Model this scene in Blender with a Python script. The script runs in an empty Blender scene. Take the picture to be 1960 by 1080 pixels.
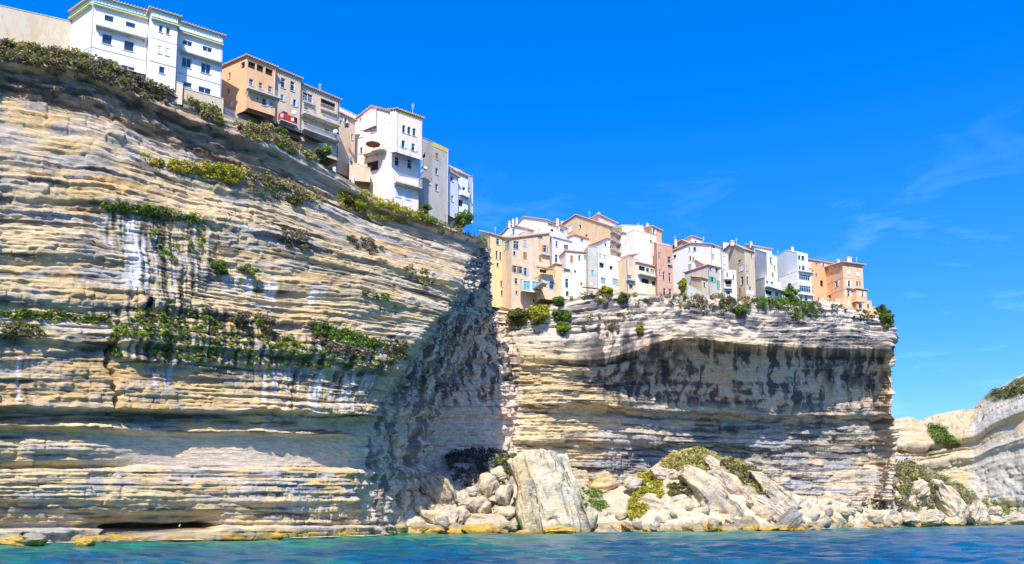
import bpy, math, random
import numpy as np
from math import radians as R_
random.seed(7); RNG = np.random.default_rng(11)
S = bpy.context.scene
COL = S.collection

# ------------------------------------------------------------------ camera, sky, sun, exposure
F, CX, HZ, CAMH, PITCH = 1600.0, 980.0, 988.0, 3.6, math.radians(6.0)
CY = HZ - F*math.tan(PITCH)
cam = bpy.data.objects.new('camera', bpy.data.cameras.new('camera')); COL.objects.link(cam)
cam.data.sensor_width = 36; cam.data.lens = 36*F/1960
cam.location = (0, 0, CAMH); cam.rotation_euler = (math.pi/2+PITCH, 0, 0)
cam.data.shift_y = (CY-540)/1960; cam.data.clip_start = .5; cam.data.clip_end = 20000
S.camera = cam

SUN_EL, SUN_A = 48.0, 5.0      # elevation, degrees left of straight behind the camera
world = bpy.data.worlds.new('World'); S.world = world; world.use_nodes = True
wn, wl = world.node_tree.nodes, world.node_tree.links
wn.clear()
sky = wn.new('ShaderNodeTexSky'); sky.sky_type = 'NISHITA'; sky.sun_disc = False
sky.sun_elevation = R_(SUN_EL); sky.sun_rotation = R_(180+SUN_A)
sky.air_density = 1.0; sky.dust_density = 1.2; sky.ozone_density = 4.0; sky.altitude = 0
hs = wn.new('ShaderNodeHueSaturation'); hs.inputs['Saturation'].default_value = 1.7; hs.inputs['Hue'].default_value = .5
gam = wn.new('ShaderNodeGamma'); gam.inputs[1].default_value = .75; wl.new(sky.outputs[0], gam.inputs[0]); wl.new(gam.outputs[0], hs.inputs['Color'])
tint = wn.new('ShaderNodeMix'); tint.data_type = 'RGBA'; tint.blend_type = 'MULTIPLY'; tint.inputs[0].default_value = 1
wl.new(hs.outputs[0], tint.inputs[6]); tint.inputs[7].default_value = (.75, .98, 1.5, 1)
# thin high cirrus, all round the sky at low elevation
tc = wn.new('ShaderNodeTexCoord'); mp = wn.new('ShaderNodeMapping'); mp.inputs['Scale'].default_value = (4.0, 4.0, 13.0)
mp.inputs['Rotation'].default_value = (.0, .35, .3)
wl.new(tc.outputs['Generated'], mp.inputs[0])
cn = wn.new('ShaderNodeTexNoise'); cn.inputs['Scale'].default_value = 1.6; cn.inputs['Detail'].default_value = 9; cn.inputs['Roughness'].default_value = .62; cn.inputs['Distortion'].default_value = .6
wl.new(mp.outputs[0], cn.inputs['Vector'])
cr = wn.new('ShaderNodeMapRange'); cr.inputs[1].default_value = .55; cr.inputs[2].default_value = .9; cr.inputs[4].default_value = .26
wl.new(cn.outputs[0], cr.inputs[0])
sx = wn.new('ShaderNodeSeparateXYZ'); wl.new(tc.outputs['Generated'], sx.inputs[0])
el = wn.new('ShaderNodeMapRange'); el.inputs[1].default_value = .42; el.inputs[2].default_value = .22; wl.new(sx.outputs[2], el.inputs[0])
mm = wn.new('ShaderNodeMath'); mm.operation = 'MULTIPLY'; wl.new(cr.outputs[0], mm.inputs[0]); wl.new(el.outputs[0], mm.inputs[1])
cm = wn.new('ShaderNodeMix'); cm.data_type = 'RGBA'; wl.new(mm.outputs[0], cm.inputs[0]); wl.new(tint.outputs[2], cm.inputs[6]); cm.inputs[7].default_value = (5.0, 7.5, 9.5, 1)
bg = wn.new('ShaderNodeBackground'); bg.inputs[1].default_value = .15; wl.new(cm.outputs[2], bg.inputs[0])
wo = wn.new('ShaderNodeOutputWorld'); wl.new(bg.outputs[0], wo.inputs[0])

sun = bpy.data.objects.new('sun', bpy.data.lights.new('sun', 'SUN')); COL.objects.link(sun)
sun.data.energy = 3.7; sun.data.angle = R_(.5); sun.data.color = (1, .96, .88)
# light travels away from the sun: sun sits behind-left of the camera
sun.rotation_euler = (R_(90-SUN_EL), 0, -R_(SUN_A))
S.view_settings.view_transform = 'Standard'; S.view_settings.look = 'None'
S.view_settings.exposure = .88; S.view_settings.gamma = 1; S.view_settings.use_curve_mapping = False

# ------------------------------------------------------------------ helpers
def unp(px, py, Y):
    u = (np.asarray(px, float)-CX)/F; v = (CY-np.asarray(py, float))/F
    dy = math.cos(PITCH)-v*math.sin(PITCH); k = np.asarray(Y, float)/dy
    return np.stack(np.broadcast_arrays(u*k, np.asarray(Y, float), CAMH+(math.sin(PITCH)+v*math.cos(PITCH))*k), -1)
def proj(P):
    x, y, z = P[..., 0], P[..., 1], P[..., 2]-CAMH
    d = y*math.cos(PITCH)+z*math.sin(PITCH); v = (-y*math.sin(PITCH)+z*math.cos(PITCH))/d
    return CX+F*x/d, CY-F*v
def h2(ix, iy, seed):
    n = (ix.astype(np.int64)*374761393+iy.astype(np.int64)*668265263+seed*974634777) & 0xffffffff
    n = ((n ^ (n >> 13))*1274126177) & 0xffffffff
    return ((n ^ (n >> 16)) & 0xffffff)/float(0xffffff)
def sm(t): t = np.clip(t, 0, 1); return t*t*(3-2*t)
def vn(x, y, seed=0):
    x, y = np.broadcast_arrays(np.asarray(x, float), np.asarray(y, float))
    ix, iy = np.floor(x), np.floor(y); fx, fy = sm(x-ix), sm(y-iy)
    a, b, c, d = h2(ix, iy, seed), h2(ix+1, iy, seed), h2(ix, iy+1, seed), h2(ix+1, iy+1, seed)
    return ((a*(1-fx)+b*fx)*(1-fy)+(c*(1-fx)+d*fx)*fy)*2-1
def fbm(x, y, o=4, seed=0, g=.5):
    r = 0; a = 1; t = 0
    for k in range(o): r = r+a*vn(x*2**k+17.3*k, y*2**k-9.1*k, seed+k); t += a; a *= g
    return r/t
def bed(s, z, th, L, seed, wav=.4):
    """rounded rock beds: protrusion that is constant inside a bed and changes from bed to bed"""
    zz = z/th+wav*fbm(s/(L*1.2), z/(th*4), 2, seed+5)
    iz = np.floor(zz); f = zz-iz
    v0 = vn(s/L+h2(iz, iz*0, seed)*50, iz, seed+1)*.0+fbm(s/L+h2(iz, iz*0, seed)*50, iz*1.0, 2, seed+1)
    v1 = fbm(s/L+h2(iz+1, iz*0, seed)*50, (iz+1)*1.0, 2, seed+1)
    b = sm((f-.78)/.22)
    return v0*(1-b)+v1*b+.35*(1-(2*f-1)**4)
def saw(s, z, th, L, seed, wav=.15, sharp=.10):
    """crisp ledges: each bed juts furthest at its lower lip and is cut back sharply below it; lips broken along their length"""
    zz = z/th+wav*fbm(s/(L*1.2), z/(th*5), 2, seed+5)+.10*fbm(s/.9, z/th, 2, seed+7)
    iz = np.floor(zz); f = zz-iz; ph = h2(iz, iz*0, seed)*60
    a = fbm(s/L+ph, iz*1.7, 3, seed+1); e = fbm(s/1.1+ph*3, iz*2.3, 3, seed+2)
    a = np.clip(.45+.9*a+.45*e, 0, 1.4)
    return a*np.where(f < sharp, f/sharp, 1-(f-sharp)/(1-sharp)*.9)-.35
def blocks(s, z, w, h, seed):
    """broken, jointed rock: rectangular blocks of uneven length standing in or out"""
    zz = z/h+.25*fbm(s/6, z/5, 2, seed); iz = np.floor(zz); ww = w*(.6+.9*h2(iz, iz*0, seed+1))
    ss = s/ww+h2(iz, iz*0, seed+2)*9+.18*fbm(s/1.2, z/1.2, 2, seed+4); ix = np.floor(ss)
    v = h2(ix, iz, seed+3); fx, fz = ss-ix, zz-iz
    e = np.minimum(np.minimum(fx, 1-fx)*w/.3, np.minimum(fz, 1-fz)*h/.22)
    return (v-.5)+.35*np.clip(e, 0, 1)
def sdf(px, py, poly):
    d = np.full(px.shape, 1e9); ins = np.zeros(px.shape, bool); n = len(poly)
    for i in range(n):
        x0, y0 = poly[i]; x1, y1 = poly[(i+1) % n]
        ex, ey = x1-x0, y1-y0; wx, wy = px-x0, py-y0
        t = np.clip((wx*ex+wy*ey)/(ex*ex+ey*ey+1e-9), 0, 1)
        d = np.minimum(d, (wx-ex*t)**2+(wy-ey*t)**2)
        if y1 != y0:
            c = ((y0 <= py) != (y1 <= py)) & (px < x0+(py-y0)/(y1-y0)*ex); ins ^= c
    d = np.sqrt(d); return np.where(ins, d, -d)
def pmask(px, py, poly, soft=8, wob=0): return sm((sdf(px, py, poly)+wob)/soft*.5+.5)
def mix(a, b, t): t = np.asarray(t)[..., None]; return a*(1-t)+np.asarray(b)*t
def tag(o, label=None, cat=None, group=None, kind=None):
    if label: o['label'] = label
    if cat: o['category'] = cat
    if group: o['group'] = group
    if kind: o['kind'] = kind
    return o

# ------------------------------------------------------------------ materials
def newmat(name):
    m = bpy.data.materials.new(name); m.use_nodes = True
    return m, m.node_tree.nodes, m.node_tree.links, m.node_tree.nodes['Principled BSDF']
def noise_node(n, l, scale, stretch=(1, 1, 1), detail=5, rough=.6, coord='Object'):
    t = n.new('ShaderNodeTexCoord'); m = n.new('ShaderNodeMapping'); m.inputs['Scale'].default_value = stretch
    l.new(t.outputs[coord], m.inputs[0]); x = n.new('ShaderNodeTexNoise')
    x.inputs['Scale'].default_value = scale; x.inputs['Detail'].default_value = detail; x.inputs['Roughness'].default_value = rough
    l.new(m.outputs[0], x.inputs['Vector']); return x
def mrange(n, l, src, a, b, c, d):
    r = n.new('ShaderNodeMapRange'); r.inputs[1].default_value = a; r.inputs[2].default_value = b; r.inputs[3].default_value = c; r.inputs[4].default_value = d
    l.new(src, r.inputs[0]); return r.outputs[0]
def mulcol(n, l, col, fac):
    x = n.new('ShaderNodeVectorMath'); x.operation = 'SCALE'; l.new(col, x.inputs[0]); l.new(fac, x.inputs['Scale']); return x.outputs[0]
def rock_mat(name, stretch=(.5, .5, 3.2), bump=.75, s1=.9):
    m, n, l, p = newmat(name)
    a = n.new('ShaderNodeAttribute'); a.attribute_name = 'Col'
    n1 = noise_node(n, l, s1, stretch, 8, .65); n2 = noise_node(n, l, 3.1, (1, 1, 1.6), 5, .7)
    c = mulcol(n, l, a.outputs[0], mrange(n, l, n1.outputs[0], .32, .68, .76, 1.22))
    c = mulcol(n, l, c, mrange(n, l, n2.outputs[0], .3, .7, .88, 1.12))
    n3 = noise_node(n, l, 1.6, (stretch[0], stretch[1], stretch[2]*2.2), 6, .7); c = mulcol(n, l, c, mrange(n, l, n3.outputs[0], .34, .50, .80, 1.08))
    l.new(c, p.inputs['Base Color']); p.inputs['Roughness'].default_value = .92; p.inputs['Specular IOR Level'].default_value = .15
    b = n.new('ShaderNodeBump'); b.inputs['Strength'].default_value = bump; b.inputs['Distance'].default_value = .35
    a0 = n.new('ShaderNodeMath'); a0.operation = 'ADD'; l.new(n1.outputs[0], a0.inputs[0]); l.new(mrange(n, l, n3.outputs[0], .3, .7, 0, .8), a0.inputs[1])
    ad = n.new('ShaderNodeMath'); ad.operation = 'ADD'; l.new(a0.outputs[0], ad.inputs[0]); l.new(mrange(n, l, n2.outputs[0], 0, 1, 0, .35), ad.inputs[1])
    l.new(ad.outputs[0], b.inputs['Height']); l.new(b.outputs[0], p.inputs['Normal'])
    return m
M_CLIFF = rock_mat('limestone_beds')
M_ROCK = rock_mat('boulder_limestone', (1, 1, 1), .6, 1.6)
def leaf_mat():
    m, n, l, p = newmat('foliage')
    a = n.new('ShaderNodeAttribute'); a.attribute_name = 'Col'; l.new(a.outputs[0], p.inputs['Base Color'])
    p.inputs['Roughness'].default_value = .6; p.inputs['Specular IOR Level'].default_value = .25
    t = n.new('ShaderNodeBsdfTranslucent'); l.new(a.outputs[0], t.inputs[0]); x = n.new('ShaderNodeMixShader'); x.inputs[0].default_value = .35
    l.new(p.outputs[0], x.inputs[1]); l.new(t.outputs[0], x.inputs[2]); l.new(x.outputs[0], n['Material Output'].inputs[0]); return m
M_LEAF = leaf_mat()

def raw_mesh(name, V, Fq, col=None, smooth=True):
    """V (n,3), Fq (m,k) all the same k"""
    me = bpy.data.meshes.new(name); V = np.asarray(V, np.float32); Fq = np.asarray(Fq, np.int32); k = Fq.shape[1]
    me.vertices.add(len(V)); me.vertices.foreach_set('co', V.ravel())
    me.loops.add(Fq.size); me.loops.foreach_set('vertex_index', Fq.ravel())
    me.polygons.add(len(Fq)); me.polygons.foreach_set('loop_start', np.arange(0, Fq.size, k, dtype=np.int32))
    me.polygons.foreach_set('loop_total', np.full(len(Fq), k, np.int32))
    if smooth: me.polygons.foreach_set('use_smooth', np.ones(len(Fq), bool))
    me.update(calc_edges=True)
    if col is not None:
        c = np.ones((len(V), 4), np.float32); c[:, :3] = np.clip(col, 0.005, 1)
        a = me.attributes.new('Col', 'FLOAT_COLOR', 'POINT'); a.data.foreach_set('color', c.ravel())
    return me
def link(me, name, mat, parent=None, loc=None):
    o = bpy.data.objects.new(name, me)
    if mat and not me.materials: me.materials.append(mat)
    COL.objects.link(o)
    if parent: o.parent = parent
    if loc is not None: o.location = loc
    return o
def grid_faces(r, c):
    i = np.arange(r*c).reshape(r, c)
    return np.stack([i[:-1, :-1], i[1:, :-1], i[1:, 1:], i[:-1, 1:]], -1).reshape(-1, 4)

def catmull(Wc, t):
    """interpolate control array along axis 1 at float positions t"""
    n = Wc.shape[1]; i = np.clip(np.floor(t).astype(int), 0, n-2); f = (t-i)[None, :, None]
    p0 = Wc[:, np.clip(i-1, 0, n-1)]; p1 = Wc[:, i]; p2 = Wc[:, i+1]; p3 = Wc[:, np.clip(i+2, 0, n-1)]
    k = .5
    return p1+f*((p2-p0)*k)+f*f*(3*(p2-p1)-2*(p2-p0)*k-(p3-p1)*k)+f**3*(2*(p1-p2)+(p2-p0)*k+(p3-p1)*k)
def blur(A, n, ax):
    if n < 1: return A
    k = np.hanning(2*n+3)[1:-1]; k /= k.sum(); pad = [(0, 0)]*A.ndim; pad[ax] = (n, n)
    P = np.pad(A, pad, mode='edge'); out = 0
    for j, w in enumerate(k):
        sl = [slice(None)]*A.ndim; sl[ax] = slice(j, j+A.shape[ax]); out = out+w*P[tuple(sl)]
    return out
def sheet(Wc, ncol, nrow, colw=None, roww=None, zt=None, bl=(2, 3), smoothcol=True):
    """Wc control grid (rows, cols, 3) in world metres -> dense base grid dict"""
    rws, cls = Wc.shape[:2]
    L = np.linalg.norm(np.diff(Wc, axis=1), axis=2).mean(0)*(1 if colw is None else np.array(colw))
    cum = np.r_[0, np.cumsum(L)]; tc_ = np.interp(np.linspace(0, cum[-1], ncol), cum, np.arange(cls))
    L2 = np.linalg.norm(np.diff(Wc, axis=0), axis=2).mean(1)*(1 if roww is None else np.array(roww))
    cu2 = np.r_[0, np.cumsum(L2)]; tr = np.interp(np.linspace(0, cu2[-1], nrow), cu2, np.arange(rws))
    i0 = np.clip(np.floor(tc_).astype(int), 0, cls-2); f0 = (tc_-i0)[None, :, None]; G = Wc[:, i0]*(1-f0)+Wc[:, i0+1]*f0
    if smoothcol: G = catmull(Wc, tc_)
    i = np.clip(np.floor(tr).astype(int), 0, rws-2); f = (tr-i)[:, None, None]
    G = G[i]*(1-f)+G[i+1]*f
    G = blur(blur(G, bl[0], 0), bl[1], 1)
    real = np.r_[0, np.cumsum(np.linalg.norm(np.diff(Wc[rws//2], axis=0), axis=1))]
    s = np.interp(tc_, np.arange(cls), real)[None, :]+np.zeros((nrow, 1))
    z = (np.interp(tr, np.arange(rws), zt)[:, None]+np.zeros((1, ncol))) if zt is not None else G[..., 2]
    Gb = blur(blur(G, 8, 0), 10, 1)
    N = -np.cross(np.gradient(Gb, axis=1), np.gradient(Gb, axis=0)); N /= np.linalg.norm(N, axis=2, keepdims=True)+1e-9
    px, py = proj(G)
    return dict(G=G, s=s, z=z, N=N, px=px, py=py, tr=tr[:, None]+np.zeros((1, ncol)), tc=tc_[None]+np.zeros((nrow, 1)))

CREAM = np.array([.75, .56, .31]); TAN = np.array([.68, .44, .18]); PALE = np.array([.74, .61, .42]); GREY = np.array([.30, .31, .33])
DARK = np.array([.045, .045, .05]); WHITE = np.array([.74, .75, .76]); ORANGE = np.array([.50, .22, .05]); ALGAE = np.array([.55, .33, .05]); GREEN = np.array([.12, .19, .03])
def algae(C, z, s, amp=1.0):
    n = fbm(s/2.5, z*0+3, 3, 91)
    C = mix(C, np.array([.30, .24, .15]), sm((1.9*amp+n*.6-z)/.5)*.6)
    C = mix(C, ALGAE*(.8+.5*np.clip(n, -.4, .6))[..., None], sm((.95*amp+n*.9-z)/.4)*.85)
    return mix(C, np.array([.10, .07, .02]), sm((.28*amp+n*.3-z)/.2)*.7)

# ------------------------------------------------------------------ near cliff (left) with its return wall into the cove
def near_cliff():
    # rows R0,a..k at columns c0..c6 (pixels of the bedding lines), then return columns
    PX = [-260, 0, 175, 350, 525]
    rows = [  # py c0..c4 | c5 (px,py) | c6 (px,py) | c7 (px,py,Y) | c8 | c9
        ([20, 84, 108, 190, 250], (725, 384), (918, 458), (931, 470, 188), (915, 480, 214), (890, 485, 245)),
        ([140, 190, 225, 300, 355], (715, 432), (903, 490), (930, 500, 190), (918, 508, 214), (890, 510, 245)),
        ([270, 300, 315, 365, 405], (705, 470), (885, 520), (928, 525, 190), (918, 530, 214), (890, 532, 245)),
        ([360, 385, 392, 425, 455], (700, 505), (873, 550), (930, 553, 190), (920, 560, 214), (890, 562, 245)),
        ([485, 495, 505, 535, 560], (690, 570), (843, 603), (924, 608, 193), (938, 612, 216), (960, 615, 240)),
        ([580, 585, 596, 605, 622], (665, 632), (797, 650), (900, 655, 196), (965, 660, 218), (1030, 662, 240)),
        ([650, 655, 660, 670, 682], (640, 695), (743, 712), (875, 722, 197), (985, 725, 220), (1060, 727, 240)),
        ([778, 780, 782, 786, 790], (615, 797), (700, 792), (850, 797, 197), (1000, 800, 222), (1070, 800, 240)),
        ([812, 815, 817, 822, 828], (610, 832), (686, 832), (842, 832, 196), (1000, 832, 222), (1070, 832, 240)),
        ([895, 895, 895, 895, 896], (605, 898), (679, 898), (835, 897, 194), (1000, 895, 221), (1070, 895, 240)),
        ([960, 960, 960, 962, 962], (602, 962), (674, 960), (832, 955, 193), (1000, 955, 221), (1070, 955, 240)),
        ([1000, 1000, 1000, 1000, 1000], (602, 1000), (680, 1000), (832, 1000, 193), (1000, 1000, 221), (1070, 1000, 240)),
    ]
    Yb = np.array([90, 104, 113, 123, 132.5, 139, 147]); Yt = np.array([98, 115, 121.5, 130, 142, 159, 178])
    g = [1, .8, .6, .45, .3, .18, .12, .05, .03, .02, 0, 0]
    W = []
    for (a, c5, c6, c7, c8, c9), gg in zip(rows, g):
        Y = Yb+(Yt-Yb)*gg-(3.0 if gg == 1 else 0); px = PX+[c5[0], c6[0]]; py = a+[c5[1], c6[1]]
        r = [unp(px[i], py[i], Y[i]) for i in range(7)]+[unp(*c) for c in (c7, c8, c9)]
        W.append(r)
    W = np.array(W)
    low = []
    for z in (1.9, .9, -2.0):
        q = W[-1].copy(); q[:, 2] = z; low.append(q)
    back = np.array([-.6, .8, 0]); up = []
    for d, dz in ((60, -4), (9, .2)): q = W[0]+back*d; q[:, 2] = W[0][:, 2]+dz; up.append(q)
    W = np.concatenate([np.array(up), W, np.array(low)])
    ref = W[:, 3, 2].copy(); ref[0] = ref[2]+8; ref[1] = ref[2]+3
    cw = [.5, 1, 1, 1, 1, 1, 1, .7, .4, .2][:W.shape[1]-1]
    D = sheet(W, 960, 740, colw=cw, roww=[.06, .4]+[1]*14, zt=ref, bl=(1, 7), smoothcol=False)
    G, s, z, px, py, tr, tc_ = D['G'], D['s'], D['z'], D['px'], D['py'], D['tr'], D['tc']
    r = tr-2                                            # 0 = R0
    face = 1-sm((tc_-5.9)/.35)                          # 1 on the sunny face, 0 on the return wall
    rw = r+.10*fbm(s/9, z/9, 4, 3)*face+.03*fbm(s/1.5, z/4, 3, 4)
    off = np.interp(rw, [0, .15, .35, .45, .95, 1.05, 2, 2.9, 3, 3.05, 3.5, 3.95, 4.05, 4.9, 5.05, 5.95, 6.04, 6.9, 7, 7.05, 7.55, 7.85, 8, 8.1, 8.6, 8.93, 9.03, 9.5, 9.92, 10.02, 10.6, 11, 11.5, 11.9, 12.1, 14],
                    [0, .5, 1.3, -.5, -1.1, .3, .5, .9, .9, -.1, .1, .7, -.1, .4, -.2, .6, -.3, .7, 1.0, -1.4, -1.9, -1.5, -.9, -2.3, -2.5, -2.4, -.5, .3, .8, .5, -.1, -.2, -.7, -.3, 3.0, 3.4])
    # the sunlit swelling in the lower left and the thinning of the recess there
    lowleft = sm((340-px)/200)*sm((r-7.6)/.2)*sm((9-r)/.2); off = off+lowleft*(1.3+1.3*np.exp(-((r-8.55)/.22)**2))
    off = off*(.15+.85*face)
    smooth = sm((r-7.9)/.2)*sm((9.0-r)/.15)*sm((px-120)/160)
    upslope = sm((1.9-r)/.8)*sm((px-60)/120)
    rough = (1-.85*smooth)*(.30+.70*face)
    pa = .25+.95*sm(fbm(s/13, z/5, 3, 32)*1.6+.5); pa2 = .15+1.0*sm(fbm(s/7, z/3.5, 3, 33)*1.8+.5); pb = sm(fbm(s/16, z/8, 3, 34)*2)
    d = off
    d = d+rough*(.65*bed(s, z, 3.1, 22, 20, .2)+pa*.62*saw(s, z, 1.35, 10, 30, .12)+pa2*.5*saw(s, z, .62, 6, 40, .12, .18)+(1.15-pa2)*.55*blocks(s, z, 2.6, 1.0, 46)+pb*.8*blocks(s, z, 5.5, 2.4, 48))
    big = fbm(s/18, z/12, 3, 50)*1.0+fbm(s/6, z/5, 3, 55)*.35
    d = d+big*(.35+.65*rough)+fbm(s/1.2, z/.6, 4, 60)*.24*(.3+.7*rough)
    ub = pmask(px, py, [(-300, 90), (0, 112), (120, 132), (230, 162), (330, 200), (425, 240), (560, 320), (640, 380), (520, 350), (400, 320), (280, 268), (150, 220), (0, 185), (-300, 120)], 10)
    d = d+ub*(.7*fbm(s/1.8, z/.8, 4, 66)+.5*bed(s, z, .8, 5, 67))
    # tufa curtains: bulging, with vertical flutes
    wob = fbm(s/2.2, z/2.2, 4, 70)*16
    T1 = pmask(px, py, [(185, 392), (300, 404), (395, 425), (410, 500), (385, 560), (300, 600), (235, 590), (225, 470)], 6, wob)
    T2 = pmask(px, py, [(228, 590), (330, 585), (430, 600), (540, 640), (640, 655), (745, 690), (742, 712), (600, 712), (500, 702), (380, 700), (300, 705), (225, 690)], 5, wob*.6)
    flute = fbm(s/.55, z/5.5, 3, 75)+.6*fbm(s/1.6, z/8, 2, 78)
    d = d+T1*(.4+.45*flute)+T2*(1.0+.6*flute)
    ret = 1-face
    wq = fbm(s/5, z/5, 3, 84)*1.1; d = d+ret*(.6*fbm((s+z*.45+wq)/1.7, (z-s*.4)/5, 4, 80)+1.3*fbm(s/7, z/7, 4, 82)+.5*fbm(s/1.6, z/1.3, 4, 83)+.5*bed(s, z, 2.2, 9, 85)+.8*saw(s+z*.5, z, 2.4, 4, 86)+.5*fbm(s/.8, z/.8, 3, 87)+.7*blocks(s+z*.4, z, 3, 1.8, 88)+.6*blocks(s+z*.4, z, 1.3, .9, 89))
    # crack right of the left bay, and the sea cave
    crk = np.exp(-((px-(216+6*np.sin(py/23.)+7*vn(py/9., py*0, 5)))/4.5)**2)*sm((py-585)/12)*sm((795-py)/10); d = d-crk*1.5
    cave = pmask(px, py, [(178, 1022), (215, 1004), (265, 1000), (330, 1003), (385, 998), (412, 1004), (395, 1014), (300, 1018), (230, 1026)], 3, wob*.12)
    brow = pmask(px, py, [(120, 1022), (190, 995), (260, 988), (380, 990), (430, 1000), (410, 1016)], 12); d = d-brow*1.4-cave*3.5
    cave2 = pmask(px, py, [(12, 1030), (25, 1021), (50, 1022), (60, 1030)], 3); d = d-cave2*2
    scal = sm(r/.15)*sm((15.5-tr)/.3+.4)
    P = G+D['N']*(d*np.clip(scal, 0, 1))[..., None]
    # top of the plateau: gentle lumps
    P[..., 2] += (1-sm(r/.15))*.35*fbm(s/4, tr*8, 3, 83)
    # ---- colour
    n1 = fbm(s/14, z/5, 4, 100); n2 = fbm(s/5, z/.8, 4, 110); n3 = fbm(s/2, z/2, 4, 120)
    C = mix(mix(np.broadcast_to(CREAM, P.shape), TAN, sm(n1*1.4+.25)*.75), PALE, sm(n2*1.6)*.6)
    C = mix(C, GREY*1.5, sm((fbm(s/7, z/1.6, 4, 130)-.12)*4)*.5)
    C = mix(C, np.array([.76, .64, .52]), upslope*.55)                       # paler bleached upper slope
    C = mix(C, TAN*1.05, sm((r-6)/.4)*sm((7.05-r)/.1)*.45)
    C = mix(C, np.array([.80, .64, .48]), smooth*.8)                         # smooth greenish-grey marl band
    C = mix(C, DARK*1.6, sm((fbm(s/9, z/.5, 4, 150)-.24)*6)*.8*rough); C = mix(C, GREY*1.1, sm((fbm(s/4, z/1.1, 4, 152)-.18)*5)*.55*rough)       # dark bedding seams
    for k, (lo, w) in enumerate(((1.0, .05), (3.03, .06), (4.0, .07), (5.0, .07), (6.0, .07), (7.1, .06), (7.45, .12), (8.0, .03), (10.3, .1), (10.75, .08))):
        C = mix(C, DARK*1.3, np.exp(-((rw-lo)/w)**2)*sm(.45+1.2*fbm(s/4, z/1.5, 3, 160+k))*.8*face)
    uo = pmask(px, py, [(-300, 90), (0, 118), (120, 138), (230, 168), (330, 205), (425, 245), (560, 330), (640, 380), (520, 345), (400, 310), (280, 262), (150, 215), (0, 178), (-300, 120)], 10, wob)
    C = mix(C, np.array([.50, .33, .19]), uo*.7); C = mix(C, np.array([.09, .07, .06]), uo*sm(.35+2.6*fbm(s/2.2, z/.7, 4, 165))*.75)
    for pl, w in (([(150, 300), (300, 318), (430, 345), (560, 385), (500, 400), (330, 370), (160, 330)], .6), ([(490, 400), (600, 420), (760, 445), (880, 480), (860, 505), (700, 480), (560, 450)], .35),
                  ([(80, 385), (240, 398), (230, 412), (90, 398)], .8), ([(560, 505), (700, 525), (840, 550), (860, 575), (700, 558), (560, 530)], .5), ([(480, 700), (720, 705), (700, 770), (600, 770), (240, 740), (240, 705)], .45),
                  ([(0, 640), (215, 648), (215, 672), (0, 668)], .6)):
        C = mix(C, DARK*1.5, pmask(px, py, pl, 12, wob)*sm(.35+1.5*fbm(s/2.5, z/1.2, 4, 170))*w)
    stk = fbm(s/.55, z/12, 4, 190)                                           # vertical drip streaks
    C = mix(C, DARK*1.2, (T1*.9+T2)*sm(stk*2.4+.35)*.85)
    C = mix(C, WHITE*.9, (T1+T2*.6)*sm(-stk*3-.7)*.5)
    for pl in ([(10, 670), (55, 670), (45, 780), (14, 780)], [(280, 705), (330, 705), (320, 745), (290, 750)], [(470, 705), (720, 715), (700, 790), (590, 800), (480, 770)], [(190, 420), (300, 420), (285, 560), (235, 560)], [(420, 520), (620, 560), (600, 585), (430, 560)]):
        C = mix(C, WHITE*np.array([1.04, .97, .92]), pmask(px, py, pl, 10, wob*.5)*sm(fbm(s/.8, z/14, 3, 210)*3-.1)*.9)
        C = mix(C, DARK, pmask(px, py, pl, 10, wob*.5)*sm(fbm(s/.7, z/9, 3, 220)*3-.7)*.8)
    C = mix(C, ORANGE, pmask(px, py, [(140, 392), (172, 396), (166, 445), (146, 440)], 6, wob*.4)*sm(.4+2*stk)*.8)
    C = mix(C, ORANGE*.7, pmask(px, py, [(15, 668), (60, 668), (55, 690), (18, 690)], 6, wob*.4)*.5)
    arris = sm((tc_-6.05)/.12)*sm((7.05-tc_)/.35)*sm((r-3.2)/.8)
    # return wall: rock lightened to offset its shade, drip-stained dark above, paler below
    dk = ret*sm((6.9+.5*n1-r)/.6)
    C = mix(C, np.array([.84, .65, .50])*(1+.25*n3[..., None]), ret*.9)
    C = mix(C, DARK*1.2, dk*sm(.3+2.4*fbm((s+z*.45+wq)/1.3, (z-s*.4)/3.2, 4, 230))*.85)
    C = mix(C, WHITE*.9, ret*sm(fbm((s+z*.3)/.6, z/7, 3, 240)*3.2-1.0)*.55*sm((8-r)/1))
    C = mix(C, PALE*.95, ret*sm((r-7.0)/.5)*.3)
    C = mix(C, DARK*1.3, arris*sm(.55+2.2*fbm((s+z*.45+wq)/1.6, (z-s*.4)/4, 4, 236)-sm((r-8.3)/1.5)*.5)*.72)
    gm = (T2*.8+T1*.35+pmask(px, py, [(0, 600), (212, 612), (212, 650), (0, 640)], 8, wob)*.5)*sm(fbm(s/1.3, z/2.2, 4, 250)*3-.55)
    C = mix(C, GREEN, gm*.9)
    C = mix(C, np.array([.16, .15, .06]), (1-sm(r/.2))*.8)
    C = mix(C, np.array([.05, .03, .03]), cave*.8)  # the hollow's darkness is painted into its rock
    C = algae(C, P[..., 2]+0*s, s)
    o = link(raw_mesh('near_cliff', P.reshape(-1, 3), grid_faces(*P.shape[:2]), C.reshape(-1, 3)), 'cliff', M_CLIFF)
    o['kind'] = 'structure'; o['label'] = 'tall layered limestone sea cliff in the left of the picture below the white apartment building'
    return P

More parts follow.
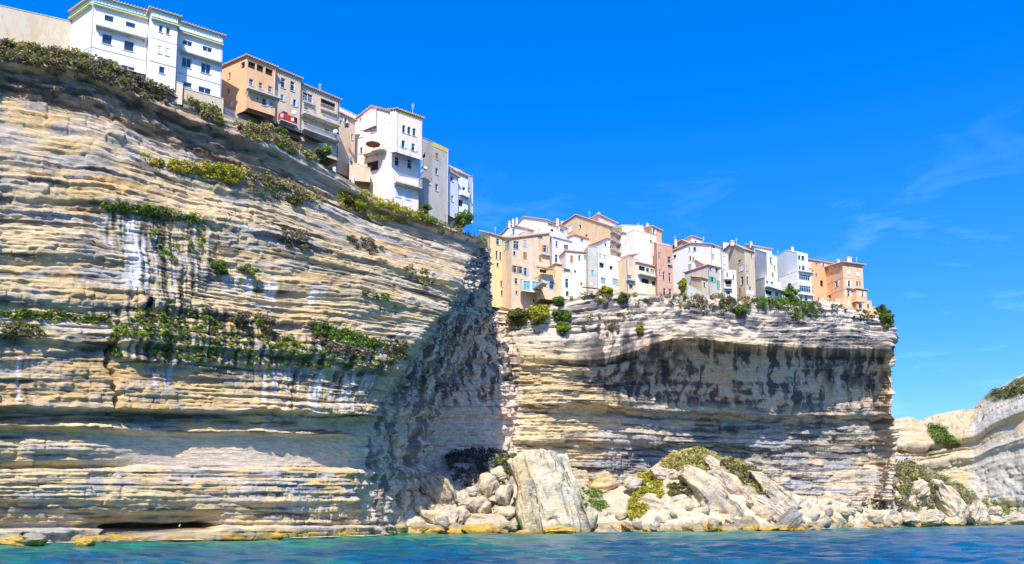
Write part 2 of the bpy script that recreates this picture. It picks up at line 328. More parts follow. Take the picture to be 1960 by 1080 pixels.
# ------------------------------------------------------------------ far town cliff (right)
def town_cliff():
    PX = np.array([880, 945, 1015, 1150, 1300, 1450, 1600, 1700, 1640])
    rows = [  # py per column, Y offset per column
        ([585, 586, 590, 562, 566, 574, 586, 606, 606], [-2.5]*9),
        ([628, 628, 630, 618, 612, 622, 628, 634, 634], [0, -1, -3, -3, -3.5, -3.5, -3.5, -3, 0]),
        ([683, 683, 684, 686, 650, 660, 666, 666, 666], [0, -1, -4, -5.5, -6.5, -7, -7, -5, 0]),
        ([695, 695, 695, 697, 664, 676, 684, 682, 682], [2, 1, -2.5, -2.2, 1, 2, 1.5, -3, 0]),
        ([735, 735, 735, 738, 735, 742, 745, 740, 740], [2, 1, -2.2, -.5, 8, 8.5, 8, -2, 0]),
        ([773, 773, 773, 775, 787, 793, 795, 790, 790], [2, 0, -3.5, 0, 10.5, 11.5, 11, -1.5, 0]),
        ([785, 785, 785, 787, 799, 806, 808, 802, 802], [3, 1, -2, 4, 14, 15.5, 14.5, -.5, 0]),
        ([842, 842, 842, 843, 850, 854, 858, 856, 856], [3, 1, -3, 5, 17, 18.5, 17.5, .5, 0]),
        ([850, 850, 850, 852, 860, 864, 868, 866, 866], [3, 1, -1, 7, 19.5, 21, 19, 1, 0]),
        ([868, 868, 868, 870, 878, 888, 892, 890, 890], [3, 1, -1, 8, 20.5, 22, 19.5, 1, 0]),
        ([930, 930, 930, 930, 935, 940, 945, 945, 945], [3, 1, -1, 9, 22.5, 24, 18, 2, 0]),
    ]
    PX = np.insert(PX, 7, 1672)
    rows = [(p[:7]+[(p[6]*.28+p[7]*.72)]+p[7:], o[:7]+[o[6]*.8+o[7]*.2]+o[7:]) for p, o in rows]
    Yc = np.array([246, 226, 219, 223.5, 231, 237.5, 257, 266, 270, 300.])
    tip = [1698, 1706, 1697, 1702, 1706, 1702, 1710, 1716, 1712, 1708, 1700]
    W = []
    for (py, of), tp in zip(rows, tip):
        px = PX.astype(float).copy(); px[8] = tp; px[9] = tp-70
        W.append([unp(px[i], py[i], Yc[i]+of[i]) for i in range(10)])
    W = np.array(W); low = []
    for z in (2.5, -2.0): q = W[-1].copy(); q[:, 2] = z; low.append(q)
    up = []
    for d, dz in ((70, 1), (8, .5)): q = W[0]+np.array([-.25, .97, 0])*d; q[:, 2] = W[0][:, 2]+dz; up.append(q)
    W = np.concatenate([np.array(up), W, np.array(low)])
    ref = W[:, 4, 2].copy(); ref[0] = ref[2]+8; ref[1] = ref[2]+3
    D = sheet(W, 760, 440, colw=[.6, 1, 1, 1, 1, 1, 1, 1, .7], roww=[.05, .5]+[1]*12, zt=ref, bl=(1, 3))
    G, s, z, px, py, tr = D['G'], D['s'], D['z'], D['px'], D['py'], D['tr']; r = tr-2
    end = sm((D['tc']-7.3)/.5)
    lit = sm((1170-px)/40)
    rough = .45+.55*np.maximum(sm((2.2-r)/.2), np.maximum(lit, end))
    rough *= 1-.5*sm((r-6)/.3)*(1-end)*(1-lit)
    pa = .3+.9*sm(fbm(s/16, z/6, 3, 332)*1.6+.5); pa2 = .2+.9*sm(fbm(s/9, z/4, 3, 333)*1.8+.5)
    d = rough*(.9*bed(s, z, 3.2, 26, 320, .2)+pa*.85*saw(s, z, 1.7, 14, 330, .1)+pa2*.6*saw(s, z, .85, 8, 340, .12, .18)+(1.15-pa2)*.8*blocks(s, z, 3.4, 1.4, 346))+(1-rough)*(.6*saw(s, z, 1.6, 8, 335)+.7*blocks(s, z, 3, 1.5, 337))
    d = d+end*(1.1*bed(s, z, 3.4, 30, 345, .2)+.8*fbm(s/4, z/2.2, 3, 346))
    d = d+fbm(s/20, z/14, 3, 350)*1.6+fbm(s/6, z/5, 3, 355)*.6+fbm(s/1.8, z/1.2, 4, 360)*.28
    d = d+(1-rough)*.5*fbm(s/1.2, z/9, 4, 370)
    crk = np.exp(-((px-(1374+5*np.sin(py/16.)))/2.5)**2)*sm((py-800)/8)*sm((840-py)/8); d = d-crk*1.2
    scal = np.clip(sm(r/.25), 0, 1)
    P = G+D['N']*(d*scal)[..., None]
    P[..., 2] += (1-sm(r/.15))*.3*fbm(s/4, tr*8, 3, 383)
    wob = fbm(s/3, z/3, 4, 390)*16
    n1 = fbm(s/18, z/5, 4, 400); n2 = fbm(s/6, z/1., 4, 410)
    C = mix(mix(np.broadcast_to(CREAM, P.shape), TAN, sm(n1*1.4+.1)*.6), PALE, sm(n2*1.5)*.7)
    C = mix(C, np.array([.80, .67, .56]), sm((2-r)/.6)*.7)
    C = mix(C, np.array([.80, .62, .46]), sm((r-6)/.5)*.55*(1-lit))  # lower face outside the sunlit stretch coloured lighter to offset shade
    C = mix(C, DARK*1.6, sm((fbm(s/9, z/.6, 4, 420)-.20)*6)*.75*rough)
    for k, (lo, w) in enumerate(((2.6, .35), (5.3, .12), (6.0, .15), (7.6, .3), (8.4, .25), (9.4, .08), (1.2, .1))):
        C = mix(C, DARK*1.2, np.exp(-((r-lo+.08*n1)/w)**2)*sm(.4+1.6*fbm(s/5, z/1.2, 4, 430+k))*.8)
    st = fbm(s/.9, z/11, 4, 440)
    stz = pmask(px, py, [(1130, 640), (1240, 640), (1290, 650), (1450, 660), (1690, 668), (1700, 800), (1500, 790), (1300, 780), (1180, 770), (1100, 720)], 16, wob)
    C = mix(C, np.array([.80, .57, .40]), stz*.75);  # rock below the overhang lightened and warmed to make up for shade
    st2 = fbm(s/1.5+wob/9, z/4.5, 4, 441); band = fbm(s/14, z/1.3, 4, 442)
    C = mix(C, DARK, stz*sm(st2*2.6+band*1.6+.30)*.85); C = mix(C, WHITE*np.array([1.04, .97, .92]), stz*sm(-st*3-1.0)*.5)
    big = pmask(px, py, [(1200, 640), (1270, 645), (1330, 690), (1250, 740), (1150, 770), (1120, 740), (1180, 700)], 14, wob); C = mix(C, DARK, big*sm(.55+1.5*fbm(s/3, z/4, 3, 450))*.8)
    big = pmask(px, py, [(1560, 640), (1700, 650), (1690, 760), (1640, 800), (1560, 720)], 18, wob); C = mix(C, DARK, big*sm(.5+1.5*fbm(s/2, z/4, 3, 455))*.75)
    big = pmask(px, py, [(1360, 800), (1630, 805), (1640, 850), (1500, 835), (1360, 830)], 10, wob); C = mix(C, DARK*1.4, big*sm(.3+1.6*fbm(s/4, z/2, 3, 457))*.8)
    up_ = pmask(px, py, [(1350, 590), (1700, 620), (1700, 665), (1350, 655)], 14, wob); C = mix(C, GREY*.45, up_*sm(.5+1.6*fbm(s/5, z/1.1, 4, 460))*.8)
    low = pmask(px, py, [(1180, 780), (1500, 785), (1700, 780), (1710, 960), (1100, 960), (1130, 860)], 20, wob); C = mix(C, GREY*1.3, low*sm(.5+1.6*fbm(s/11, z/1.1, 4, 470))*.8); C = mix(C, DARK*1.5, low*sm(fbm(s/9, z/.7, 4, 471)*4-.3)*.75)  # greys are part weathering, part overhang shade painted on the lower face
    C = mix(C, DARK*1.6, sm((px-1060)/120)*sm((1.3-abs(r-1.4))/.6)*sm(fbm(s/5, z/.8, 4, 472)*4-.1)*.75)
    cove = sm((1005-px)/20+.08*wob/4)*sm((r-.9)/.4); C = mix(C, np.array([.84, .65, .50]), cove*.8); C = mix(C, DARK*1.3, cove*sm(st*2.2)*.7); C = mix(C, WHITE*.9, cove*sm(-st*3-.6)*.4)  # cove wall coloured lighter against its shade, then streaked
    C = mix(C, np.array([.20, .18, .08]), (1-sm(r/.25))*.7)
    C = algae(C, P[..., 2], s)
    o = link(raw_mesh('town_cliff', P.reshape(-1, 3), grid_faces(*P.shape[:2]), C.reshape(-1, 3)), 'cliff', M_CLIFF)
    o['kind'] = 'structure'; o['label'] = 'overhanging layered cliff carrying the old town, dark stained face'
    return P

def poly_y(pts, x): return np.interp(x, [p[0] for p in pts], [p[1] for p in pts])
# ------------------------------------------------------------------ rubble slope and green mound at the foot of the town cliff
def talus():
    crest = [(660, 1000), (700, 978), (740, 945), (790, 905), (840, 880), (900, 862), (950, 864), (985, 872), (1030, 878), (1080, 905), (1120, 930), (1150, 944), (1180, 935), (1220, 915), (1260, 885), (1300, 864), (1325, 857), (1370, 873), (1420, 888), (1470, 915), (1510, 940), (1535, 952), (1580, 955), (1620, 962), (1660, 975), (1720, 985)]
    cxs = np.array([660, 700, 740, 790, 840, 890, 940, 985, 1030, 1075, 1115, 1150, 1185, 1222, 1260, 1295, 1325, 1370, 1420, 1470, 1510, 1545, 1590, 1640, 1700])
    cp = poly_y(crest, cxs)
    Yc = np.interp(cxs, [660, 740, 840, 940, 1030, 1150, 1325, 1500, 1700], [163, 176, 194, 208, 214, 222, 226, 232, 262])
    Yb = np.interp(cxs, [660, 700, 840, 1000, 1150, 1325, 1500, 1560, 1700], [160, 162, 171, 180, 190, 200, 208, 226, 256])
    W = []
    for fy, fh in ((1.25, .97), (1.0, 1.0), (.8, .86), (.55, .62), (.3, .36), (.12, .16), (0, .05), (-.04, -.10)):
        Y = Yb+(Yc-Yb)*fy
        q = unp(cxs, cp, Yc); P0 = unp(cxs, cp*0+HZ, Yb)
        zc = q[:, 2]
        X = np.where(True, (cxs-CX)/F*Y, 0)/1.0
        pt = np.stack([q[:, 0]/Yc*Y, Y, zc*fh], -1); W.append(pt)
    W = np.array(W)
    D = sheet(W, 520, 150, bl=(4, 3)); G, s, px, py = D['G'], D['s'], D['px'], D['py']; z = G[..., 2]; t = D['tr']
    path = pmask(px, py, [(1150, 962), (1165, 948), (1200, 925), (1250, 890), (1300, 862), (1302, 872), (1255, 903), (1215, 938), (1180, 962), (1150, 975)], 4)
    N = np.cross(np.gradient(G, axis=1), np.gradient(G, axis=0)); N /= np.linalg.norm(N, axis=2, keepdims=True)+1e-9; N[N[..., 1] > 0] *= -1
    rough = (1-path)*sm((t-1)/.8)
    yy = G[..., 1]
    rock = fbm(s/4, yy/4+z/3, 4, 500)*1.8+fbm(s/1.5, yy/1.5+z, 4, 505)*.5
    P = G+N*(rock*rough)[..., None]
    P[..., 2] += fbm(s/3, yy/3, 3, 507)*.3*(1-path)
    n = fbm(s/6, yy/6+z/5, 4, 510); n2 = fbm(s/1.5, yy/1.5+z, 4, 515); wob = n2*12
    C = mix(np.broadcast_to(PALE*.78, P.shape), TAN*.8, sm(n*1.5)*.6)
    C = mix(C, DARK*2.5, sm(n2*4-1.6)*.6)
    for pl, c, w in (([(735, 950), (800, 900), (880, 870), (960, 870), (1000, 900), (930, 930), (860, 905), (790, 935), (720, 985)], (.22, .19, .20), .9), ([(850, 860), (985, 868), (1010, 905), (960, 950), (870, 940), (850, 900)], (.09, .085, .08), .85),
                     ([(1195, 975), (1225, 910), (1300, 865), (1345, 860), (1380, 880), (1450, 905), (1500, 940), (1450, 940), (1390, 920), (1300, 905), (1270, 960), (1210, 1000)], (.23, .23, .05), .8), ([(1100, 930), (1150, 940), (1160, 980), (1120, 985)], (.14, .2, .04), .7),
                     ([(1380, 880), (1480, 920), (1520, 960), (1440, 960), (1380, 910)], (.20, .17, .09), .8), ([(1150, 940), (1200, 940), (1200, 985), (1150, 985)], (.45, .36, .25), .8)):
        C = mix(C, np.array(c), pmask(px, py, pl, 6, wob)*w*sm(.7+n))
    C = mix(C, np.array([.60, .47, .33]), path*.95)
    C = algae(C, P[..., 2], s, 1.1)
    o = link(raw_mesh('talus', P.reshape(-1, 3), grid_faces(*P.shape[:2]), C.reshape(-1, 3)), 'rubble_slope', M_ROCK); o['kind'] = 'structure'
    return P
# ------------------------------------------------------------------ right hillock and the farthest cliff
def right_hillock():
    crest = [(1600, 1000), (1630, 960), (1660, 918), (1700, 888), (1725, 880), (1765, 893), (1800, 912), (1850, 935), (1900, 962), (1935, 985), (1970, 995), (2060, 1000)]
    cxs = np.array([1600, 1630, 1660, 1690, 1725, 1765, 1800, 1850, 1900, 1935, 1990, 2060]); cp = poly_y(crest, cxs)
    Yc = np.interp(cxs, [1600, 1700, 1850, 2060], [285, 300, 350, 400]); Yb = np.interp(cxs, [1600, 1700, 1850, 2060], [262, 272, 318, 385])
    W = []
    q = unp(cxs, cp, Yc)
    for fy, fh in ((2.2, .5), (1.3, .95), (1.0, 1.0), (.75, .84), (.5, .6), (.25, .33), (.05, .1), (0, -.1)):
        Y = Yb+(Yc-Yb)*fy; W.append(np.stack([q[:, 0]/Yc*Y, Y, q[:, 2]*fh], -1))
    D = sheet(np.array(W), 300, 110, bl=(3, 3)); G, s, px, py = D['G'], D['s'], D['px'], D['py']; z = G[..., 2]; yy = G[..., 1]
    N = np.cross(np.gradient(G, axis=1), np.gradient(G, axis=0)); N /= np.linalg.norm(N, axis=2, keepdims=True)+1e-9; N[N[..., 1] > 0] *= -1
    P = G+N*(fbm(s/6, yy/6+z/4, 4, 600)*2.2+fbm(s/2, yy/2+z, 4, 605)*.7)[..., None]
    n = fbm(s/7, yy/7+z/5, 4, 610); n2 = fbm(s/2, yy/2+z, 4, 615)
    C = mix(np.broadcast_to(PALE*.78, P.shape), np.array([.20, .17, .08]), sm(n*3+.9-sm((py-950)/30)*1.4)*.85)
    C = mix(C, np.array([.10, .14, .03]), sm(n2*3-.6)*.6)
    C = mix(C, DARK*3, sm(n2*-4-1.4)*.5)
    C = algae(C, P[..., 2], s, 1.5)
    o = link(raw_mesh('hillock', P.reshape(-1, 3), grid_faces(*P.shape[:2]), C.reshape(-1, 3)), 'hillock', M_ROCK); o['kind'] = 'structure'
    return P
def far_cliff():
    crest = [(1600, 815), (1712, 806), (1760, 808), (1800, 798), (1830, 789), (1860, 788), (1868, 770), (1900, 752), (1940, 728), (1975, 712), (2080, 660), (2300, 640)]
    cxs = np.array([1600, 1690, 1730, 1765, 1800, 1830, 1862, 1890, 1925, 1960, 2010, 2080, 2200]); cp = poly_y(crest, cxs)
    Yc = np.interp(cxs, [1600, 1750, 1850, 1960, 2200], [470, 480, 470, 440, 420]); Yb = Yc-28
    q = unp(cxs, cp, Yc); W = []
    for fy, fh in ((2.5, 1.02), (1.15, 1.02), (1.0, 1.0), (.72, .88), (.5, .80), (.42, .74), (.55, .70), (.52, .58), (.3, .56), (.38, .5), (.30, .36), (.1, .2), (0, .05), (0, -.05)):
        Y = Yb+(Yc-Yb)*fy; W.append(np.stack([q[:, 0]/Yc*Y, Y, q[:, 2]*fh], -1))
    W = np.array(W); D = sheet(W, 360, 220, zt=W[:, 5, 2]+0, roww=[.2, .6]+[1]*11, bl=(1, 3)); G, s, px, py, z = D['G'], D['s'], D['px'], D['py'], D['z']
    N = np.cross(np.gradient(blur(blur(G, 5, 0), 5, 1), axis=1), np.gradient(blur(blur(G, 5, 0), 5, 1), axis=0)); N /= np.linalg.norm(N, axis=2, keepdims=True)+1e-9; N[N[..., 1] > 0] *= -1
    left = sm((1860-px)/30)
    d = (.5+.7*left)*(1.4*bed(s, z, 6, 40, 620)+1.8*saw(s, z, 4, 18, 630)+1.0*saw(s, z, 1.8, 8, 640))+fbm(s/16, z/9, 4, 650)*(1+3*left)+fbm(s/4, z/3, 4, 655)*(.5+.9*sm((py-880)/20))
    P = G+N*d[..., None]
    n = fbm(s/12, z/4, 4, 660); n2 = fbm(s/4, z/2, 4, 665); wob = n2*12
    C = mix(np.broadcast_to(np.array([.54, .43, .28]), P.shape), np.array([.56, .50, .41]), sm((px-1850)/15)*.8)
    C = mix(C, TAN, sm(n*2)*.5)
    C = mix(C, DARK*3, sm(n2*4-1.5)*.4*left)
    for pl in ([(1772, 812), (1800, 808), (1830, 840), (1838, 855), (1790, 855)], [(1880, 755), (1930, 740), (1960, 715), (1965, 735), (1940, 765), (1900, 770)], [(1935, 735), (1980, 705), (1990, 730), (1950, 745)], [(1775, 850), (1785, 850), (1790, 880), (1776, 880)], [(1915, 955), (1955, 962), (1950, 985), (1925, 985)]):
        C = mix(C, np.array([.14, .15, .04]), pmask(px, py, pl, 5, wob)*.85)
    C = algae(C, P[..., 2], s, 1.6)
    o = link(raw_mesh('far_cliff', P.reshape(-1, 3), grid_faces(*P.shape[:2]), C.reshape(-1, 3)), 'cliff', M_CLIFF); o['kind'] = 'structure'; o['label'] = 'pale distant headland at the right edge of the picture'
    return P
P_A = near_cliff(); P_B = town_cliff(); P_T = talus(); P_H = right_hillock(); P_F = far_cliff()

# ------------------------------------------------------------------ sea
def sea():
    nY, nX = 460, 400
    Y = np.geomspace(22, 5000, nY)[:, None]; u = np.linspace(-1.0, 1.0, nX)[None, :]
    X = u*Y*1.1; Y = Y+0*X
    z = 0
    for lam, a, ang in ((14, .16, .3), (7, .16, -.5), (3.6, .15, .4), (1.9, .10, -.2), (1.0, .05, .3)):
        c, s_ = math.cos(ang), math.sin(ang); fade = sm((lam*90-Y)/(lam*60))
        z = z+1.5*a*fade*(vn((X*c+Y*s_)/lam, (-X*s_+Y*c)/(lam*.45), int(lam*10)))
    P = np.stack([X, Y, z+0*X], -1)
    m, n, l, p = newmat('sea_water')
    g = n.new('ShaderNodeTexCoord'); sp = n.new('ShaderNodeSeparateXYZ'); l.new(g.outputs['Object'], sp.inputs[0])
    a = noise_node(n, l, .035, (1, .5, 1), 5, .6); b = noise_node(n, l, .22, (.45, 1.3, 1), 4, .6)
    # shallow turquoise: close in to the left-hand cliff, thinning to the right
    k = n.new('ShaderNodeMath'); k.operation = 'MULTIPLY_ADD'; l.new(sp.outputs[0], k.inputs[0]); k.inputs[1].default_value = -.010; l.new(mrange(n, l, a.outputs[0], .3, .7, -.55, .55), k.inputs[2])
    k2 = n.new('ShaderNodeMath'); k2.operation = 'MULTIPLY_ADD'; l.new(sp.outputs[1], k2.inputs[0]); k2.inputs[1].default_value = .009; l.new(k.outputs[0], k2.inputs[2])
    k3 = n.new('ShaderNodeMath'); k3.operation = 'ADD'; l.new(k2.outputs[0], k3.inputs[0]); l.new(mrange(n, l, b.outputs[0], .3, .7, -.6, .6), k3.inputs[1])
    ra = n.new('ShaderNodeValToRGB'); e = ra.color_ramp.elements; e[0].position = .25; e[0].color = (.0, .07, .155, 1); e[1].position = .95; e[1].color = (.005, .20, .11, 1)
    x = e.new(.55); x.color = (.003, .115, .14, 1)
    l.new(mrange(n, l, k3.outputs[0], .0, 1.9, 0, 1), ra.inputs[0]); rip = noise_node(n, l, .55, (.35, 1, 1), 6, .7); l.new(mulcol(n, l, ra.outputs[0], mrange(n, l, rip.outputs[0], .35, .65, .55, 1.45)), p.inputs['Base Color'])  # light and dark of the ripples multiplied into the water colour
    p.inputs['Roughness'].default_value = .14; p.inputs['IOR'].default_value = 1.33; p.inputs['Specular IOR Level'].default_value = .22
    bn = noise_node(n, l, 1.3, (.6, 1.2, 1), 6, .65); bu = n.new('ShaderNodeBump'); bu.inputs['Strength'].default_value = .9; bu.inputs['Distance'].default_value = .35
    l.new(bn.outputs[0], bu.inputs['Height']); l.new(bu.outputs[0], p.inputs['Normal'])
    o = link(raw_mesh('sea', P.reshape(-1, 3), grid_faces(nY, nX)[:, ::-1]), 'sea', m); o['kind'] = 'structure'
    q = 9000; o = link(raw_mesh('sea_bed', [(-q, -q, -.55), (q, -q, -.55), (q, q, -.55), (-q, q, -.55)], [(0, 1, 2, 3)]), 'open_water', m); o['kind'] = 'structure'
sea()
def foam():
    V = []; Fc = []; rg = np.random.default_rng(9)
    for P in (P_T, P_H, P_A):
        row = P[np.argmin(np.abs(P[-60:, :, 2]-.3).mean(1))+len(P)-60]; row = row[(row[:, 1] < 420)]
        for k in rg.choice(len(row), 70):
            c = row[k]+np.array([rg.normal()*.6, -rg.uniform(.2, 1.6), 0]); n = 9; i = len(V); w = rg.uniform(.25, 1.3)
            V.append((c[0], c[1], .34))
            for j in range(n): a = j*2*math.pi/n; q = w*rg.uniform(.5, 1.2); V.append((c[0]+q*1.8*math.cos(a), c[1]+q*.8*math.sin(a), .30))
            Fc += [(i, i+1+j, i+1+(j+1) % n) for j in range(n)]
    m, n_, l, p = newmat('sea_foam'); p.inputs['Base Color'].default_value = (.75, .8, .8, 1); p.inputs['Roughness'].default_value = .7
    o = link(raw_mesh('foam', V, Fc), 'foam', m); tag(o, 'white flecks of foam where the sea washes the shore rocks', 'foam', None, 'stuff')
foam()

# ------------------------------------------------------------------ surface lookup: where a point seen in the photograph lies on the built land
def _pack(Ps):
    a = np.concatenate([p[3:-1:2, ::2].reshape(-1, 3) for p in Ps]); x, y = proj(a); return a, x, y
SURF = {'A': _pack([P_A]), 'B': _pack([P_B]), 'T': _pack([P_T]), 'H': _pack([P_H]), 'F': _pack([P_F])}
def surf(k, px, py, rad=3.0):
    a, x, y = SURF[k]; d = (x-px)**2+(y-py)**2; m = np.where(d < rad*rad)[0]
    if len(m) == 0: return a[np.argmin(d)]
    return a[m[np.argmin(a[m, 1])]]

# ------------------------------------------------------------------ boulders
def cube_sphere(n):
    t = np.tan(np.linspace(-math.pi/4, math.pi/4, n+1)); a, b = np.meshgrid(t, t); o = np.ones_like(a); V = []; Fs = []
    for k, q in enumerate(((a, b, o), (-a, b, -o), (o, b, -a), (-o, b, a), (a, o, -b), (a, -o, b))):
        V.append(np.stack(q, -1).reshape(-1, 3)); Fs.append(grid_faces(n+1, n+1)+k*(n+1)**2)
    V = np.concatenate(V); V /= np.linalg.norm(V, axis=1, keepdims=True); Fq = np.concatenate(Fs)
    key = np.round(V*1e5).astype(np.int64); _, idx, inv = np.unique(key, axis=0, return_index=True, return_inverse=True)
    return V[idx], inv.reshape(-1)[Fq]
CS = {n: cube_sphere(n) for n in (12, 22, 36, 60)}
def boulder_verts(rx, ry, rz, ang, seed, n=22, poly=None, lam=.5, lamth=.7, box=.5, cuts=9, top=0):
    """centred rock. rx, ry, rz half sizes; ang = tilt of its bedding in the xz plane (rad)"""
    D, Fq = CS[n]; rng = np.random.default_rng(seed)
    rho = np.hypot(D[:, 0], D[:, 2]); th = np.arctan2(D[:, 2], D[:, 0])
    if poly is not None:
        pl = np.array(poly); q = np.roll(pl, -1, 0)
        c, s = np.cos(th)[:, None], np.sin(th)[:, None]; e = q-pl
        den = c*e[None, :, 1]-s*e[None, :, 0]; den = np.where(abs(den) < 1e-9, 1e-9, den)
        t = (pl[None, :, 0]*e[None, :, 1]-pl[None, :, 1]*e[None, :, 0])/den; w = (pl[None, :, 0]*s-pl[None, :, 1]*c)/den
        rr = np.where((t > 0) & (w >= -1e-3) & (w <= 1.001), t, 0).max(1)
    else:
        k = 1/((np.abs(np.cos(th))/1)**2.6+(np.abs(np.sin(th)))**2.6)**(1/2.6); rr = k*(1+.16*vn(th*1.6, th*0+seed, seed))
    rp = rho**box; dy = np.sign(D[:, 1])*np.abs(D[:, 1])**(box+.15)
    if poly is not None: V = np.stack([rr*rp*np.cos(th), ry*dy, rr*rp*np.sin(th)], 1)
    else: V = np.stack([rx*rr*rp*np.cos(th), ry*dy, rz*rr*rp*np.sin(th)], 1)
    sc = np.abs(V).max(0)
    for k in range(cuts):
        nn = rng.normal(size=3); nn[1] = -abs(nn[1])*1.2-.3
        if poly is not None: nn[0] *= .45; nn[2] *= .45
        nn /= np.linalg.norm(nn); m = (V/sc)@nn
        lim = m.max()*rng.uniform(.70, .92); over = np.clip(m-lim, 0, None); V = V-(over[:, None]*nn)*sc
    b = np.array([-math.sin(ang), .25, math.cos(ang)]); b /= np.linalg.norm(b); al = np.array([math.cos(ang), .1, math.sin(ang)])
    w = V@b; a_ = V@al
    nrm = V/sc; nrm /= np.linalg.norm(nrm, axis=1, keepdims=True)+1e-9
    size = min(sc)
    f = bed(a_+seed*3.1, w+V[:, 1]*.15, lamth, 5, seed)*lam+fbm(a_/2.2+V[:, 1]/2+seed, w/2.2, 4, seed+3)*.35*size**.6+fbm(a_/.7+V[:, 1], w/.5, 3, seed+6)*.12
    return V+nrm*f[:, None], Fq, w, a_
def rock_color(V, w, a_, z, seed, base=None, alg=1.0):
    base = np.array([.58, .46, .31]) if base is None else np.array(base)*np.array([.86, .83, .76])
    C = mix(np.broadcast_to(base, V.shape), TAN, sm(fbm(w/1.5, a_/4, 4, seed+20)*1.5)*.45)
    C = mix(C, DARK*2.0, sm(fbm(w/.35, a_/3, 3, seed+23)*5-1.1)*.65); C = mix(C, GREY, sm(fbm(w/2.5, a_/3+V[:, 1]/2, 4, seed+28)*3-.2)*.5)
    C = mix(C, base*1.12, sm(fbm(w/2+V[:, 1], a_/2, 3, seed+25)*2)*.4)
    return algae(C, z, a_, alg) if alg else C
def boulder(label, px, py, w, h, Y, ang=0, seed=1, poly=None, n=22, thick=None, base=None, group=None, alg=1.0, **kw):
    if poly is not None:
        pw = unp(np.array([p[0] for p in poly]), np.array([p[1] for p in poly]), Y); lo = pw.min(0); hi = pw.max(0); c = pw.mean(0)
        pl = pw[:, [0, 2]]-c[[0, 2]]; ry = thick or .45*min(hi[0]-lo[0], hi[2]-lo[2])
        V, Fq, ww, aa = boulder_verts(1, ry, 1, ang, seed, n, pl, **kw)
    else:
        c = unp(px, py, Y); rx = w/2/F*Y; rz = h/2/F*Y; ry = thick or .5*(rx+rz)
        V, Fq, ww, aa = boulder_verts(rx, ry, rz, ang, seed, n, **kw); lo = c-rz
    zb = c[2]+V[:, 2].min(); loc = np.array([c[0], c[1]+ry*.6, zb]); V = V-np.array([0, 0, V[:, 2].min()])
    C = rock_color(V, ww, aa, V[:, 2]+zb, seed, base, alg)
    o = link(raw_mesh('boulder', V, Fq, C), 'boulder', M_ROCK, loc=tuple(loc)); return tag(o, label, 'rock', group)
BR = [.42, .33, .22]; GB = [.33, .31, .28]
B = boulder
# --- under the cove
B('big smooth tan slab leaning at the foot of the shaded cove wall', 0, 0, 0, 0, 172, -.75, 3, [(709, 971), (738, 943), (756, 938), (780, 962), (795, 999), (786, 1014), (765, 1014), (735, 985)], n=36, base=[.50, .42, .32])
B('leftmost shore boulder, rounded, beside the iron ladder', 0, 0, 0, 0, 166, -.25, 4, [(697, 1003), (718, 978), (743, 979), (764, 996), (762, 1013), (738, 1029), (704, 1027)], n=36, base=[.56, .46, .33])
B('large ribbed slab tilted to the right, half in shade under the cove', 0, 0, 0, 0, 178, -1.0, 5, [(799, 920), (825, 910), (848, 910), (862, 929), (873, 974), (857, 982), (839, 975), (823, 960), (809, 943)], n=36, base=[.52, .44, .35])
B('narrow upright slab between the big tan slab and the ribbed slab', 0, 0, 0, 0, 177, 1.1, 6, [(755, 932), (776, 910), (797, 925), (799, 950), (801, 988), (785, 990), (770, 960)], base=[.50, .43, .35])
B('small pale square block alone on the dark scrub', 887, 898, 19, 19, 196, .1, 7, n=12, base=[.6, .58, .55], alg=0)
B('small pale block just left of the square block on the scrub', 857, 906, 17, 16, 193, .3, 8, n=12, base=[.58, .52, .45], alg=0)
B('pale layered boulder heap end below the ribbed slab', 846, 997, 62, 36, 172, -.5, 9)
B('pale split boulder right of the heap below the ribbed slab', 880, 990, 40, 36, 173, .9, 10)
B('long flat brown slab lying by the water left of the sea stack', 0, 0, 0, 0, 170, -.12, 11, [(888, 997), (905, 984), (960, 988), (990, 1010), (975, 1021), (920, 1014), (890, 1008)], base=[.60, .48, .34])
B('low brown rock with a yellow algae skirt in front of the flat slab', 921, 1017, 74, 26, 167, 0, 12, base=BR, alg=1.9)
B('low brown rock with a yellow skirt at the foot of the sea stack', 1072, 1018, 66, 22, 170, 0, 13, base=BR, alg=1.7)
for i, (x, y, w, h) in enumerate(((800, 1013, 34, 18), (829, 1017, 42, 18), (874, 1017, 36, 22), (768, 1017, 24, 16), (905, 1023, 30, 8), (1000, 1022, 40, 10))):
    B(('small tan boulder nearest the leftmost shore boulder', 'brown shore boulder under the pale layered heap', 'upright grey brown shore boulder left of the algae rock', 'small dark boulder against the rounded shore boulder', 'flat algae covered rock at the waterline', 'flat yellow rock at the left foot of the sea stack')[i], x, y, w, h, 168, 0, 20+i, n=12, base=BR, alg=1.2)
for i, (x, y, w, h, a) in enumerate(((917, 968, 42, 34, .8), (938, 928, 34, 40, 1.1), (965, 945, 26, 42, 1.3), (968, 982, 48, 30, .4), (890, 960, 30, 26, -.7), (955, 906, 26, 24, .4), (903, 940, 22, 16, .2), (985, 1000, 26, 26, .9), (1010, 985, 30, 60, 1.3))):
    B(('pale slab leaning right in the sunlit scree', 'upper pale slab in the sunlit scree beside the green patch', 'upright pale slab touching the left of the sea stack', 'broad pale boulder at the foot of the upright slab', 'slab straddling the shade line of the scree', 'highest pale boulder under the green ridge', 'small flat boulder at the top of the sunlit scree', 'blocky boulder wedged by the sea stack', 'pale rock filling the left root of the sea stack')[i], x, y, w, h, 178, a, 30+i)
